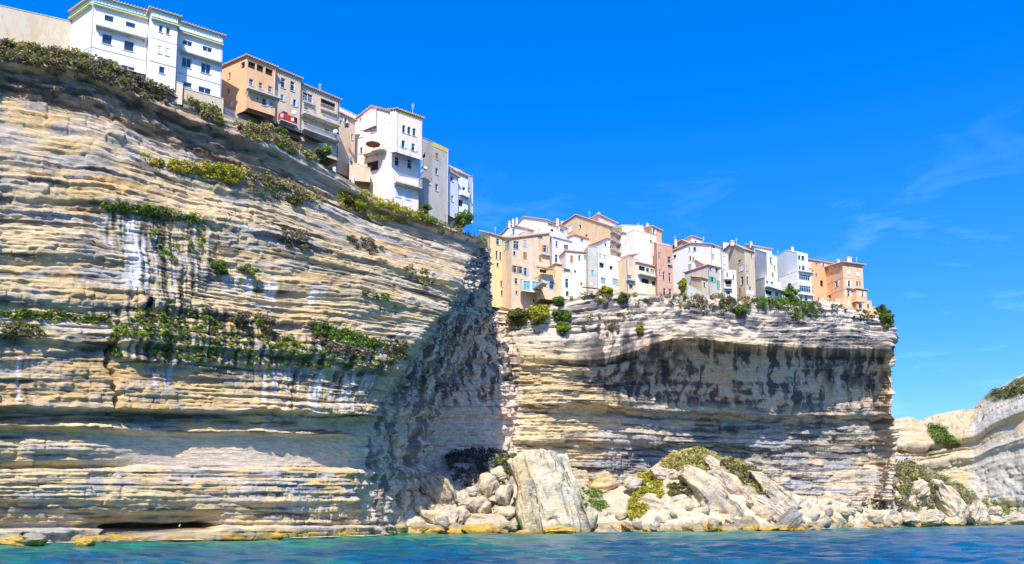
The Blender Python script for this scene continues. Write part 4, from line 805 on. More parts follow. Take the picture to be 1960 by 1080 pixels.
class Face:
    def __init__(s, P0, P1, zb, top):
        s.P0 = np.array(P0[:2], float); d = np.array(P1[:2], float)-s.P0; s.L = np.linalg.norm(d); s.u = d/s.L; s.n = np.array([s.u[1], -s.u[0]]); s.zb = zb; s.top = sorted(top)
    def at(s, px, py):
        a = unp(px, py, 1.0); a = a[0]; t = (a*s.P0[1]-s.P0[0])/(s.u[0]-a*s.u[1]); Y = s.P0[1]+s.u[1]*t; return t, float(unp(px, py, Y)[2])
    def pt(s, t, z, d=0): q = s.P0+s.u*t+s.n*d; return (q[0], q[1], z)
    def box(s, mb, t0, t1, z0, z1, d0, d1):
        mb.hexa([s.pt(t0, z0, d0), s.pt(t0, z0, d1), s.pt(t1, z0, d1), s.pt(t1, z0, d0)], [s.pt(t0, z1, d0), s.pt(t0, z1, d1), s.pt(t1, z1, d1), s.pt(t1, z1, d0)])
    def topz(s, t): return float(np.interp(t, [a for a, b in s.top], [b for a, b in s.top]))
    def wall(s, mb, holes):
        hs_ = [h for h in holes if h[1] > h[0]]
        ts = sorted(set([0, s.L]+[x for x, _ in s.top if 0 < x < s.L]+[min(max(v, 0.02), s.L-.02) for h in hs_ for v in h[:2]]))
        for a, b in zip(ts[:-1], ts[1:]):
            if b-a < 1e-4: continue
            mid = (a+b)/2; za, zb_ = s.topz(a), s.topz(b); zm = min(za, zb_)-.02
            hh = sorted([(max(h[2], s.zb), min(h[3], zm-.05)) for h in hs_ if h[0]-.03 < mid < h[1]+.03 and h[3] > s.zb])
            z = s.zb
            for h0, h1 in hh:
                if h0 > z: mb.quad(s.pt(a, z), s.pt(b, z), s.pt(b, h0), s.pt(a, h0))
                z = max(z, h1)
            mb.quad(s.pt(a, z), s.pt(b, z), s.pt(b, zb_), s.pt(a, za))
        for t0, t1, z0, z1 in hs_:
            D = -.28; q = lambda t, z, d=0: s.pt(t, z, d)
            mb.quad(q(t0, z0), q(t0, z0, D), q(t0, z1, D), q(t0, z1)); mb.quad(q(t1, z0), q(t1, z1), q(t1, z1, D), q(t1, z0, D))
            mb.quad(q(t0, z1), q(t0, z1, D), q(t1, z1, D), q(t1, z1)); mb.quad(q(t0, z0), q(t1, z0), q(t1, z0, D), q(t0, z0, D))
def window(f, e, org, t0, t1, z0, z1, typ, sh):
    w, h = t1-t0, z1-z0
    if typ == 'o':                                        # near-black sheet just inside the opening, painted for the unlit room behind
        m = MB(org); f.box(m, t0-.02, t1+.02, z0-.02, z1+.02, -1.2, -.27); m.F = m.F[:]; m2 = MB(org)
        m2.quad(f.pt(t0, z0, -.27), f.pt(t1, z0, -.27), f.pt(t1, z1, -.27), f.pt(t0, z1, -.27)); m2.build('opening', M_DARK, e); return
    if typ in 'cC':                                       # closed shutters, two leaves with slat lines
        m = MB(org); g = .03
        for a, b in ((t0+.01, (t0+t1)/2-g/2), ((t0+t1)/2+g/2, t1-.01)):
            f.box(m, a, b, z0+.02, z1-.02, -.14, -.08); k = max(3, int(h/.35))
            for i in range(k): zz = z0+.08+(h-.16)*i/k; f.box(m, a+.05, b-.05, zz, zz+(h-.16)/k*.6, -.08, -.055)
        m.build('shutter', SH[sh or 'W'], e)
    else:
        fr = MB(org); b = min(.06, w*.09)
        f.box(fr, t0, t0+b, z0, z1, -.22, -.12); f.box(fr, t1-b, t1, z0, z1, -.22, -.12); f.box(fr, t0+b, t1-b, z1-b, z1, -.22, -.12); f.box(fr, t0+b, t1-b, z0, z0+b, -.22, -.12)
        k = max(1, int(round(w/.95)))if typ != 'n' else 1
        for i in range(1, k): x = t0+w*i/k; f.box(fr, x-.028, x+.028, z0+b, z1-b, -.22, -.12)
        if h > 1.5 and typ not in 'nv': f.box(fr, t0+b, t1-b, z0+h*.66, z0+h*.66+.06, -.20, -.13)
        wo_ = fr.build('window', M_FRAME, e)
        pm = MB(org); pm.quad(f.pt(t0, z0, -.19), f.pt(t1, z0, -.19), f.pt(t1, z1, -.19), f.pt(t0, z1, -.19)); pm.build('pane', M_BLUEG if typ == 'g' else M_GLASS, wo_)
        if typ == 's' or typ in 'lr':
            sw = w*.55
            for side in ((0, 1) if typ == 's' else ((0,) if typ == 'l' else (1,))):
                m = MB(org); a = t0-sw-.02 if side == 0 else t1+.02; f.box(m, a, a+sw, z0+.02, z1-.02, .03, .08); k = max(3, int(h/.35))
                for i in range(k): zz = z0+.08+(h-.16)*i/k; f.box(m, a+.05, a+sw-.05, zz, zz+(h-.16)/k*.6, .08, .10)
                m.build('shutter', SH[sh or 'W'], e)
    sl_ = MB(org); f.box(sl_, t0-.12, t1+.12, z0-.13, z0-.02, -.1, .10); sl_.build('sill', M_CONC, e)
def arch_cap(f, e, org, t0, t1, z1, wallm):
    """spandrels that turn a square opening into a round-headed one"""
    m = MB(org); r = (t1-t0)/2; c = (t0+t1)/2; zc = z1-r
    for k in range(6):
        for sg in (-1, 1):
            a0, a1 = math.pi/2*k/6, math.pi/2*(k+1)/6
            x0, x1 = c+sg*r*math.cos(a0), c+sg*r*math.cos(a1); y0, y1 = zc+r*math.sin(a0), zc+r*math.sin(a1)
            m.hexa([f.pt(x0, y0, -.2), f.pt(x0, y0, -.004), f.pt(x1, y1, -.004), f.pt(x1, y1, -.2)], [f.pt(x0, z1, -.2), f.pt(x0, z1, -.004), f.pt(x1, z1, -.004), f.pt(x1, z1, -.2)])
    m.build('arch', wallm, e)
def balcony(f, e, org, px0, px1, pyf, hpx, depth, kind='rail', mat=None):
    t0, z = f.at(px0, pyf); t1, z_ = f.at(px1, pyf); Y = f.P0[1]+f.u[1]*t0
    # the front edge of the slab is what the photograph shows: its width comes from the face
    hh = hpx/F*Y; m = MB(org); z = f.at((px0+px1)/2, pyf)[1] if not isinstance(pyf, tuple) else z
    f.box(m, t0, t1, z-.18, z, .002, depth); bo = m.build('balcony', M_CONC, e)
    r = MB(org)
    if kind == 'solid':
        f.box(r, t0, t1, z+.002, z+hh, depth-.12, depth-.002); f.box(r, t0, t0+.12, z+.002, z+hh, .003, depth-.122); f.box(r, t1-.12, t1, z+.002, z+hh, .003, depth-.122)
        r.build('parapet', mat or M_CONC, bo)
    else:
        f.box(r, t0, t1, z+hh-.05, z+hh, depth-.07, depth-.02); f.box(r, t0, t1, z+.08, z+.12, depth-.07, depth-.02); k = max(3, int((t1-t0)/.22))
        for i in range(k+1): x = t0+(t1-t0-.03)*i/k; f.box(r, x, x+.03, z+.121, z+hh-.051, depth-.06, depth-.03)
        for tt in (t0, t1-.05):
            f.box(r, tt, tt+.05, z+hh-.05, z+hh, .003, depth-.071)
            for j in range(1, int(depth/.22)): f.box(r, tt, tt+.03, z+.01, z+hh-.051, j*.22, j*.22+.03)
        r.build('railing', mat or M_RAIL, bo)
    k = max(2, int((t1-t0)/2)); br = MB(org)
    for i in range(k+1):
        x = t0+.1+(t1-t0-.3)*i/k; br.hexa([f.pt(x, z-.6, .003), f.pt(x, z-.6, .06), f.pt(x+.12, z-.6, .06), f.pt(x+.12, z-.6, .003)], [f.pt(x, z-.182, .003), f.pt(x, z-.182, depth*.8), f.pt(x+.12, z-.182, depth*.8), f.pt(x+.12, z-.182, .003)])
    br.build('bracket', M_CONC, bo)
HOUSES = {}
def volume(e, org, col, YC, base, C, R, L=None, YR=None, YL=None, ap=None, depth=9.0, roof='tile', wins=(), bal=(), over=.35, win_dx=0):
    """C, R, L = (px, py) of the eaves at the near corner, right corner and left back corner"""
    wm = WM(col); c = unp(C[0], C[1], YC); zc = c[2]
    def solve(px, py):      # distance at which the same eaves height is seen at (px, py)
        a = unp(px, py, 1.0); return float((zc-CAMH)/(a[2]-CAMH))
    yr = YR if YR else solve(*R); r = unp(R[0], R[1], yr)
    fr = (r-c)[:2]; L_ = np.linalg.norm(fr); u = fr/L_; n = np.array([u[1], -u[0]])
    if L is not None: yl = YL if YL else solve(*L); l_ = unp(L[0], L[1], yl)
    else: l_ = np.array([*(c[:2]-n*depth), zc])
    b = np.array([*(l_[:2]+r[:2]-c[:2]), l_[2]+r[2]-zc]); zb = float(unp(C[0], base, YC)[2])
    ff = Face(c, r, zb, [(0, zc), (L_, r[2])]); Ls = np.linalg.norm((c-l_)[:2]); top = [(0, l_[2]), (Ls, zc)]
    fs = Face(l_, c, zb, top); apz = None
    if ap is not None: ta, za = fs.at(*ap); ta = min(max(ta, .1), Ls-.1); fs.top = sorted(top+[(ta, za)]); apz = (ta/Ls, za)
    walls = {'F': (ff, []), 'S': (fs, [])}; todo = []
    for w in wins:
        px, py, ww, hh, ty = w[:5]; sh = w[5] if len(w) > 5 else None; f = ff if px > C[0] else fs
        t0, z1 = f.at(px-ww/2, py); t1, _ = f.at(px+ww/2, py); zm = f.at(px, py)[1]; Y = f.P0[1]+f.u[1]*(t0+t1)/2; h = hh/F*Y/2*1.0
        t0 = max(t0, .12); t1 = min(t1, f.L-.12)
        if t1-t0 < .15: continue
        z0, z1 = zm-h, zm+h; tp = min(f.topz(t0), f.topz(t1))-.15
        if z1 > tp: z1 = tp
        if z0 < zb+.1: z0 = zb+.1
        if z1-z0 < .2: continue
        walls['F' if f is ff else 'S'][1].append((t0, t1, z0, z1)); todo.append((f, t0, t1, z0, z1, ty, sh))
    m = MB(org); ff.wall(m, walls['F'][1]); fs.wall(m, walls['S'][1])
    fR = Face(r, b, zb, [(0, r[2]), (Ls, b[2])]+([(Ls*(1-apz[0]), apz[1])] if apz else [])); fR.wall(m, []); fB = Face(b, l_, zb, [(0, b[2]), (L_, l_[2])]); fB.wall(m, [])
    m.build('wall', wm, e)
    rr = random.Random(int(C[0]*7+C[1]))
    if rr.random() < .6 and L_ > 3 and zc-zb > 6:
        dp = MB(org); x = L_*rr.choice((.03, .97)); ff.box(dp, x-.05, x+.05, zb+.2, zc-.3, .01, .11); dp.build('downpipe', M_RAIL if rr.random() < .6 else M_IRON, e)
    for f, t0, t1, z0, z1, ty, sh in todo:
        ar = ty == 'a'; window(f, e, org, t0, t1, z0, z1, 'n' if ar else ty, sh)
        if ar: arch_cap(f, e, org, t0, t1, z1, wm)
    # roof
    o1 = over; dl = (l_[:2]-c[:2])/Ls
    def P(q, a, b_, z): v = np.array(q[:2])+u*a+dl*b_; return np.array([v[0], v[1], z])
    rf = MB(org); T = .16 if roof != 'flat' else .12
    if roof == 'flat': o1 = .06
    def slab(q4):
        q4 = [np.array(q) for q in q4]; rf.hexa(q4, [q+np.array([0, 0, T]) for q in q4])
    if apz:
        sC = (apz[1]-zc)/(Ls*(1-apz[0])); sL = (apz[1]-l_[2])/(Ls*apz[0]); A0 = c[:2]+dl*Ls*(1-apz[0]); A1 = r[:2]+dl*Ls*(1-apz[0]); g = .012
        slab([P(c, -o1, -o1, zc-sC*o1+g), P(r, o1, -o1, zc-sC*o1+g), P(A1, o1, 0, apz[1]+g), P(A0, -o1, 0, apz[1]+g)])
        slab([P(A0, -o1, .003, apz[1]+g), P(A1, o1, .003, apz[1]+g), P(b, o1, o1, b[2]-sL*o1+g), P(l_, -o1, o1, l_[2]-sL*o1+g)])
    else:
        sx_ = (r[2]-zc)/L_; sy_ = (l_[2]-zc)/Ls; g = .012
        slab([P(c, -o1, -o1, zc-(sx_+sy_)*o1+g), P(r, o1, -o1, r[2]+(sx_-sy_)*o1+g), P(b, o1, o1, b[2]+(sx_+sy_)*o1+g), P(l_, -o1, o1, l_[2]+(sy_-sx_)*o1+g)])
    ro = rf.build('roof', M_TILE if roof == 'tile' else wm, e)
    if roof == 'tile':
        tl = MB(org); k = int(L_/.42)
        for i in range(k+1):
            x = -o1+(L_+2*o1-.22)*i/k; z = zc+(r[2]-zc)*x/L_-(0 if not apz else ((apz[1]-zc)/(Ls*(1-apz[0])))*o1)
            tl.hexa([ff.pt(x, z+.04, o1-.2), ff.pt(x, z+.04, o1+.12), ff.pt(x+.22, z+.04, o1+.12), ff.pt(x+.22, z+.04, o1-.2)], [ff.pt(x+.05, z+.30, o1-.2), ff.pt(x+.05, z+.26, o1+.12), ff.pt(x+.17, z+.26, o1+.12), ff.pt(x+.17, z+.30, o1-.2)])
        k = int(Ls/.42)
        for i in range(k+1):
            x = -o1+(Ls+2*o1-.22)*i/k; z = fs.topz(min(max(x, 0), Ls))
            tl.hexa([fs.pt(x, z+.06, o1-.2), fs.pt(x, z+.06, o1+.08), fs.pt(x+.22, z+.06, o1+.08), fs.pt(x+.22, z+.06, o1-.2)], [fs.pt(x+.05, z+.29, o1-.2), fs.pt(x+.05, z+.26, o1+.08), fs.pt(x+.17, z+.26, o1+.08), fs.pt(x+.17, z+.29, o1-.2)])
        tl.build('eave_tiles', M_TILE, ro)['kind'] = 'stuff'
    for bb in bal:
        f = ff if (bb[0]+bb[1])/2 > C[0] else fs; balcony(f, e, org, *bb)
    return ff, fs, c, r, l_, b
def house(label, vols, cat='house', name='house', chim=(), extra=None):
    v = vols[0]; org = unp(v['C'][0], v['base'], v['YC']); e = bpy.data.objects.new(name, None); COL.objects.link(e); e.location = tuple(org); tag(e, label, cat)
    out = [volume(e, org, **q) for q in vols]
    for (px, py, w, h, Y) in chim:
        c = unp(px, py, Y); a = w/2/F*Y; hh = h/F*Y; m = MB(org); z0 = c[2]-hh/2-.8; z1 = c[2]+hh/2
        for (s_, za, zb_) in ((1, z0, z1-.25), (1.25, z1-.248, z1-.1)):
            q = [(c[0]-a*s_, c[1]-a*s_), (c[0]+a*s_, c[1]-a*s_), (c[0]+a*s_, c[1]+a*s_), (c[0]-a*s_, c[1]+a*s_)]; m.hexa([(*p, za) for p in q], [(*p, zb_) for p in q])
        q = [(c[0]-a*.5, c[1]-a*.5), (c[0]+a*.5, c[1]-a*.5), (c[0]+a*.5, c[1]+a*.5), (c[0]-a*.5, c[1]+a*.5)]; m.hexa([(*p, z1-.098) for p in q], [(*p, z1+.2) for p in q]); m.build('chimney', M_CHIM, e)
    if extra: extra(e, org, out)
    return e, org, out
V = dict
# ---- near cliff buildings
def modern(e, org, out):
    tm = flat('teal_trim', (.08, .42, .36), .6); ym = flat('cream_soffit', (.80, .66, .30), .8)
    for k, (vi, px0, px1, pz) in enumerate(((0, 179, 283, 8), (1, 292, 343, 36), (2, 343, 428, 61))):
        f = out[vi][0]; z = f.at(px0+1, pz)[1]
        for nm, mt, z0, z1, d0, d1 in (('cornice', ym, z-.22, z-.002, .002, .55), ('cornice_trim', tm, z, z+.10, .003, .62), ('string_course', M_CONC, z-7.05, z-6.93, .002, .06), ('string_course', M_CONC, z-3.2, z-3.1, .002, .04)):
            m = MB(org); f.box(m, 0, f.L, z0, z1, d0, d1); m.build(nm, mt, e)
    f = out[0][1]; z = out[0][0].at(180, 8)[1]
    for nm, mt, z0, z1, d0, d1 in (('cornice', ym, z-.22, z-.002, .002, .55), ('cornice_trim', tm, z, z+.10, .003, .62), ('string_course', M_CONC, z-7.05, z-6.93, .002, .06)):
        m = MB(org); f.box(m, 0, f.L, z0, z1, d0, d1); m.build(nm, mt, e)
    m = MB(org); out[0][0].box(m, -.07, .05, out[0][0].zb, z-.25, .003, .12); m.build('downpipe', M_RAIL, e)
wf = WM('white')
house('big white modern apartment block with teal cornice, highest building at the upper left', [
    V(col='white', YC=122, base=116, C=(179, -6), R=(284, 24), L=(138, 24), over=.4, wins=[(209, 36, 18, 14, 'v'), (250, 49, 19, 14, 'v'), (205, 75, 19, 21, 'v'), (247, 88, 19, 21, 'v'), (205, 116, 27, 7, 'v'), (245, 130, 26, 8, 'v')], bal=[(182, 279, 63.5, 12, .9, 'solid', wf)]),
    V(col='white', YC=124.2, base=162, C=(290, 18), R=(343, 34), over=.4, depth=6, wins=[(308, 55, 6, 15, 'v'), (322, 59, 6, 15, 'v'), (306, 95, 7, 16, 'c', 'C'), (320, 99, 7, 16, 'c', 'C'), (310, 134, 11, 14, 'v')]),
    V(col='white', YC=128.8, base=192, C=(342, 43), R=(427, 70), over=.4, wins=[(359, 84, 18, 13, 'v'), (397, 95, 18, 12, 'v'), (357, 120, 18, 20, 'v'), (394, 131, 18, 21, 'v'), (359, 162, 17, 10, 'v'), (392, 173, 24, 12, 'v')], bal=[(345, 421, 111, 12, .9, 'solid', wf)]),
], 'apartment building', 'apartment_building', extra=modern)
M_LICH = plaster((.70, .52, .10), .9)
def lichen(k, h, t0=0., t1=1.):
    def fn(e, org, out):
        f = out[k][0]; z = min(f.topz(0), f.topz(f.L)); 
        m = MB(org); a, b = f.L*t0, f.L*t1; zz0, zz1 = f.topz(a), f.topz(b)
        m.hexa([f.pt(a, zz0-h, .004), f.pt(a, zz0-h, .05), f.pt(b, zz1-h, .05), f.pt(b, zz1-h, .004)], [f.pt(a, zz0-.02, .004), f.pt(a, zz0-.02, .05), f.pt(b, zz1-.02, .05), f.pt(b, zz1-.02, .004)]); m.build('lichen_band', M_LICH, e)
    return fn
house('weathered orange house with a roofed loggia, right of the white block', [
    V(col='orange', YC=137.5, base=212, C=(473, 108), R=(528, 130), L=(425, 129), wins=[(482, 125, 14, 14, 'o'), (498, 131, 13, 14, 'o'), (515, 138, 14, 14, 'o'), (465, 125, 7, 13, 'o'), (481, 157, 8, 13, 'w'), (499, 164, 7, 13, 'w'), (517, 171, 7, 13, 'w'), (439, 145, 4, 13, 'w'), (437, 175, 4, 14, 'w'), (443, 199, 6, 12, 'c')]),
    V(col='orng2', YC=136.3, base=206, C=(476, 173), R=(527, 190), depth=1.6, roof='flat', wins=[(493, 189, 3, 7, 'w'), (506, 195, 8, 15, 'r', 'L'), (519, 200, 3, 8, 'w')], bal=[(470, 534, 181, 12, 1.0)]),
], 'house', 'house')
house('narrow pale topped house with a red fabric balcony', [
    V(col='tan', YC=142.2, base=250, C=(528, 132), R=(576, 152), wins=[(542, 159, 8, 20, 'w'), (560, 165, 8, 20, 'w'), (540, 187, 6, 13, 's', 'L'), (564, 197, 6, 14, 's', 'L'), (546, 218, 11, 9, 'w')], bal=[(532, 563, 237, 14, 1.1, 'solid', M_RED)])])
house('long tan house with two full width balconies', [
    V(col='tan', YC=146.5, base=282, C=(576, 162), R=(650, 192), wins=[(589, 187, 19, 18, 'w'), (628, 201, 28, 17, 'o'), (586, 206, 8, 9, 'w'), (603, 212, 4, 5, 'w'), (585, 236, 7, 9, 'w'), (628, 224, 9, 9, 'c', 'W'), (627, 251, 10, 10, 'w'), (590, 262, 5, 7, 'w'), (627, 282, 8, 13, 's', 'W')], bal=[(575, 644, 232, 11, 1.5), (574, 643, 262, 11, 1.5), (612, 643, 214, 10, .6), (580, 600, 198, 8, .5)])])
house('narrow set back pinkish house with white gable between the balconied and tall houses', [
    V(col='tan', YC=158, base=330, C=(648, 216), R=(680, 232), wins=[(652, 234, 5, 9, 'o'), (661, 230, 4, 10, 's'), (674, 262, 3, 12, 'w')]),
    V(col='whit2', YC=163, base=260, C=(650, 206), R=(692, 226), roof='flat')])
def pinkx(e, org, out):
    ff = out[1][0]
    f = out[0][1]; t, z = f.at(720, 291)
    m = MB(org); m.build
house('tall pinkish white house with three arched windows in a jutting bay', [
    V(col='pink', YC=160, base=400, C=(746, 214), R=(803, 232), L=(676, 233), ap=(712, 205), wins=[(690, 229, 3, 6, 'w'), (719, 222, 4, 13, 'w'), (692, 256, 7, 14, 'c'), (714, 248, 8, 13, 'c'), (691, 288, 5, 13, 's'), (713, 318, 22, 20, 'o'), (760, 309, 8, 18, 'w'), (784, 314, 8, 19, 'w'), (763, 369, 10, 18, 'c', 'L'), (781, 374, 10, 18, 'c', 'L')], bal=[(701, 741, 294, 16, 1.3), (753, 802, 357, 17, 1.4)]),
    V(col='pink', YC=158.2, base=291, C=(759, 210), R=(808, 227), L=(747, 211), depth=2.2, roof='tile', wins=[(773, 247, 6, 16, 'a'), (783, 250, 6, 16, 'a'), (793, 253, 6, 16, 'a'), (772, 276, 7, 15, 's'), (791, 282, 7, 15, 's')]),
    V(col='pink', YC=160.5, base=240, C=(720, 209), R=(724, 210), L=(696, 219), YR=163, depth=3, roof='flat')], 'house', 'house', extra=lichen(1, .5))
house('grey weathered tower house with yellow lichen along its top', [
    V(col='grey', YC=170, base=420, C=(828, 272), R=(858, 286), L=(806, 262), YL=177, roof='flat', wins=[(836, 299, 5, 13, 'c', 'B'), (836, 328, 5, 13, 'w'), (836, 359, 5, 14, 'w'), (811, 299, 6, 9, 'o'), (808, 325, 4, 11, 'w')]),
    V(col='grey', YC=168.5, base=415, C=(812, 341), R=(826, 348), depth=2.5, roof='flat', wins=[(822, 350, 3, 6, 'w')])], extra=lichen(0, .9))
house('low grey white house right of the grey tower', [V(col='whit2', YC=176, base=412, C=(859, 330), R=(877, 340), wins=[(865, 342, 6, 10, 'w'), (866, 380, 4, 12, 'w')])])
house('small white house stepping down beside the cliff end', [V(col='white', YC=180, base=420, C=(877, 330), R=(896, 338), L=(862, 319), YL=186, wins=[(882, 389, 8, 14, 'o'), (888, 362, 6, 8, 'w')], bal=[(878, 894, 376, 9, .8, 'solid', wf)])])
house('last sliver white house at the end of the left cliff', [V(col='white', YC=184, base=420, C=(893, 337), R=(905, 338), YR=187, roof='flat', wins=[(898, 366, 3, 14, 'w')])])
# ---- old town
house('yellow house with two small arched windows, first of the old town', [
    V(col='yellow', YC=219, base=585, C=(936, 447), R=(965, 456), L=(920, 443), YL=228, wins=[(953, 463, 6, 12, 'r', 'L'), (951, 488, 4, 17, 'a'), (958, 490, 4, 17, 'a'), (953, 507, 5, 8, 'w'), (960, 543, 4, 12, 'w'), (961, 561, 4, 10, 'w')])])
house('white gabled house behind the yellow house with small chimneys', [V(col='white', YC=229, base=480, C=(1008, 438), R=(1022, 442), L=(960, 449), YL=240, ap=(978, 431)), V(col='tan', YC=224, base=470, C=(1003, 444), R=(1022, 448), roof='flat', wins=[(1016, 447, 6, 5, 'w')])], chim=[(975, 428, 4, 8, 233), (982, 425, 4, 10, 233), (989, 422, 4, 8, 233)])
house('wide tan facade with orange shutters and a glazed box balcony', [
    V(col='tan', YC=218, base=596, C=(979, 456), R=(1052, 447), YR=224, L=(963, 455), YL=222, roof='tile', wins=[(970, 469, 9, 16, 'w'), (988, 469, 10, 16, 'w'), (985, 485, 5, 8, 'w'), (1005, 466, 6, 12, 'c', 'G'), (1005, 489, 7, 13, 'c', 'B'), (1034, 453, 10, 6, 'w'), (1043, 476, 6, 14, 's', 'O'), (1034, 494, 5, 12, 'c', 'B'), (986, 515, 6, 14, 's', 'B'), (997, 517, 6, 14, 'l', 'B'), (1006, 520, 6, 15, 's', 'G'), (988, 538, 6, 11, 'w'), (989, 560, 4, 7, 'w'), (1043, 520, 20, 7, 'o'), (1044, 544, 5, 10, 'w'), (1022, 575, 4, 7, 'w')], bal=[(1035, 1051, 488, 4, .8)]),
    V(col='cream', YC=216.2, base=557, C=(1000, 534), R=(1033, 538), depth=1.6, roof='flat', wins=[(1008.5, 546, 13, 17, 'g'), (1025, 547, 13, 17, 'g')]),
    V(col='tan', YC=217.5, base=572, C=(1036, 525), R=(1063, 528), depth=5, roof='flat', wins=[(1056, 546, 9, 15, 'w'), (1044, 544, 5, 9, 'w')], bal=[(1000, 1052, 558, 2, 2.0, 'solid', None)])])
house('big white gabled house above the tan facade', [V(col='white', YC=230, base=500, C=(1047, 422), R=(1071, 431), L=(979, 442), YL=244, ap=(1003, 416), wins=[(1057, 431, 17, 4, 'w'), (1057, 441, 6, 5, 'o')])], chim=[(1067, 424, 5, 9, 231)])
house('pale lavender house with a rooftop terrace and blue awning', [
    V(col='lav', YC=224, base=545, C=(1057, 454), R=(1095, 464), L=(1048, 449), YL=228, roof='flat', wins=[(1066, 467, 4, 12, 'w'), (1084, 473, 8, 9, 'w'), (1065, 495, 5, 16, 'w'), (1084, 499, 8, 16, 'w')], bal=[(1068, 1088, 511, 8, 1.0), (1057, 1094, 457, 7, .3)]),
    V(col='white', YC=231, base=470, C=(1071, 431), R=(1085, 438), wins=[(1076, 441, 8, 5, 'w')])])
house('ochre pier and pale plaster house with a tall door', [
    V(col='ocre', YC=218.6, base=572, C=(1063, 506), R=(1075, 508), depth=5, roof='tile'),
    V(col='cream', YC=220, base=572, C=(1075, 521), R=(1106, 524), roof='flat', wins=[(1085, 542, 6, 18, 'w'), (1086, 562, 6, 10, 'w'), (1070, 540, 3, 8, 'w')])])
house('cream house with a crumbling grey tower top', [
    V(col='cream', YC=221, base=566, C=(1083, 481), R=(1128, 485), wins=[(1094, 496, 5, 14, 'c', 'B'), (1109, 493, 4, 10, 'w'), (1120, 493, 5, 9, 'g'), (1101, 520, 5, 5, 'w'), (1124, 518, 6, 7, 'w'), (1113, 543, 4, 5, 'w'), (1122, 543, 6, 7, 'c', 'C')]),
    V(col='grey', YC=220.6, base=566, C=(1125, 473), R=(1143, 474), roof='flat', wins=[(1134, 522, 5, 10, 'g'), (1132, 543, 6, 7, 'c', 'C')])])
house('big ochre gabled house with stacked loggias under scaffolding poles', [
    V(col='ocre', YC=228, base=520, C=(1166, 433), R=(1191, 434), YR=234, L=(1070, 434), YL=250, ap=(1103, 412), wins=[(1110, 434, 4, 8, 'w'), (1092, 438, 7, 13, 'c'), (1122, 451, 5, 4, 'o'), (1173, 444, 9, 8, 'o'), (1184, 445, 8, 8, 'o'), (1173, 459, 9, 9, 'w'), (1184, 460, 8, 9, 'w'), (1173, 475, 9, 9, 'w'), (1184, 476, 8, 9, 'o'), (1173, 491, 9, 8, 'w'), (1184, 492, 8, 8, 'w')], bal=[(1167, 1190, 449, 5, 1.0), (1167, 1190, 465, 5, 1.0), (1167, 1190, 482, 5, 1.0), (1167, 1190, 497, 5, 1.0)]),
    V(col='pink', YC=234, base=440, C=(1146, 412), R=(1180, 428), YR=240, L=(1132, 419), YL=242)], chim=[(1146, 411, 5, 6, 240), (1076, 428, 5, 8, 250)])
house('pink walled small house tucked under the ochre gable', [V(col='lav', YC=233, base=490, C=(1100, 450), R=(1127, 458), wins=[(1114, 459, 5, 6, 'w')])])
house('bright white house with one wide blue window', [
    V(col='white', YC=222, base=566, C=(1144, 483), R=(1196, 500), L=(1134, 476), YL=226, roof='flat', wins=[(1149, 488, 2.5, 6, 'w'), (1158, 490, 2.5, 6, 'w'), (1152, 508, 9, 10, 'o'), (1170, 513, 6, 8, 'o'), (1155, 536, 9, 9, 'g'), (1180, 540, 15, 12, 'g')]),
    V(col='white', YC=226, base=500, C=(1163, 457), R=(1167, 458), L=(1128, 471), YL=236, wins=[(1158, 469, 4, 8, 'w')])])
house('lavender house with tall shuttered window behind the white house', [
    V(col='lav', YC=231, base=530, C=(1192, 446), R=(1213, 452), wins=[(1202, 466, 5, 16, 's', 'G'), (1204, 484, 4, 8, 'w')]),
    V(col='white', YC=240, base=480, C=(1191, 431), R=(1231, 432), YR=248, roof='flat')])
house('plain cream house with a single small window', [V(col='pinkw', YC=229, base=566, C=(1213, 441), R=(1257, 452), roof='flat', wins=[(1246, 462, 4, 6, 'c', 'B')])])
house('orange house with a dormer and shutters behind the cream house', [V(col='orng2', YC=240, base=470, C=(1248, 434), R=(1266, 442), L=(1232, 437), YL=247, wins=[(1251.5, 443, 4, 10, 's')]), V(col='white', YC=246, base=460, C=(1230, 436), R=(1248, 438), roof='flat')], chim=[(1239, 432, 5, 7, 248)])
house('cream house with open loggias and a sloping tile roof', [
    V(col='tan', YC=224, base=572, C=(1199, 493), R=(1222, 497), L=None, roof='flat', wins=[(1208, 548, 8, 8, 'w'), (1205, 530, 8, 7, 'w')], bal=[(1198, 1214, 537, 7, .8)]),
    V(col='cream', YC=225, base=572, C=(1220, 503), R=(1257, 512), wins=[(1229, 514, 12, 9, 'o'), (1240, 517, 6, 8, 'w'), (1249, 519, 8, 8, 'g'), (1235, 538, 14, 10, 'o'), (1251, 542, 6, 9, 'w')], bal=[(1220, 1256, 529, 5, 1.2)]),
    V(col='pinkw', YC=228, base=520, C=(1205, 489), R=(1240, 484), YR=233)])
house('tall terracotta house with narrow windows in the middle of town', [V(col='terra', YC=225.5, base=580, C=(1257, 467), R=(1287, 473), L=(1251, 463), YL=230, roof='flat', wins=[(1262, 489, 3, 12, 'w'), (1281, 498, 6, 14, 'w'), (1263, 521, 2.5, 11, 'w'), (1271, 528, 4, 17, 'w'), (1282, 531, 4, 18, 'w'), (1272, 559, 5, 15, 'w'), (1283, 560, 5, 15, 'w')], bal=[(1277, 1285, 507, 3, .5)])])
house('tan rooftop house behind the terracotta house', [V(col='tan', YC=244, base=500, C=(1322, 467), R=(1330, 468), L=(1287, 472), YL=254, ap=(1306, 460)), V(col='white', YC=246, base=480, C=(1324, 453), R=(1344, 459), L=(1311, 460), YL=250, wins=[(1332, 463, 4, 4, 'w')])], chim=[(1293, 464, 5, 9, 250)])
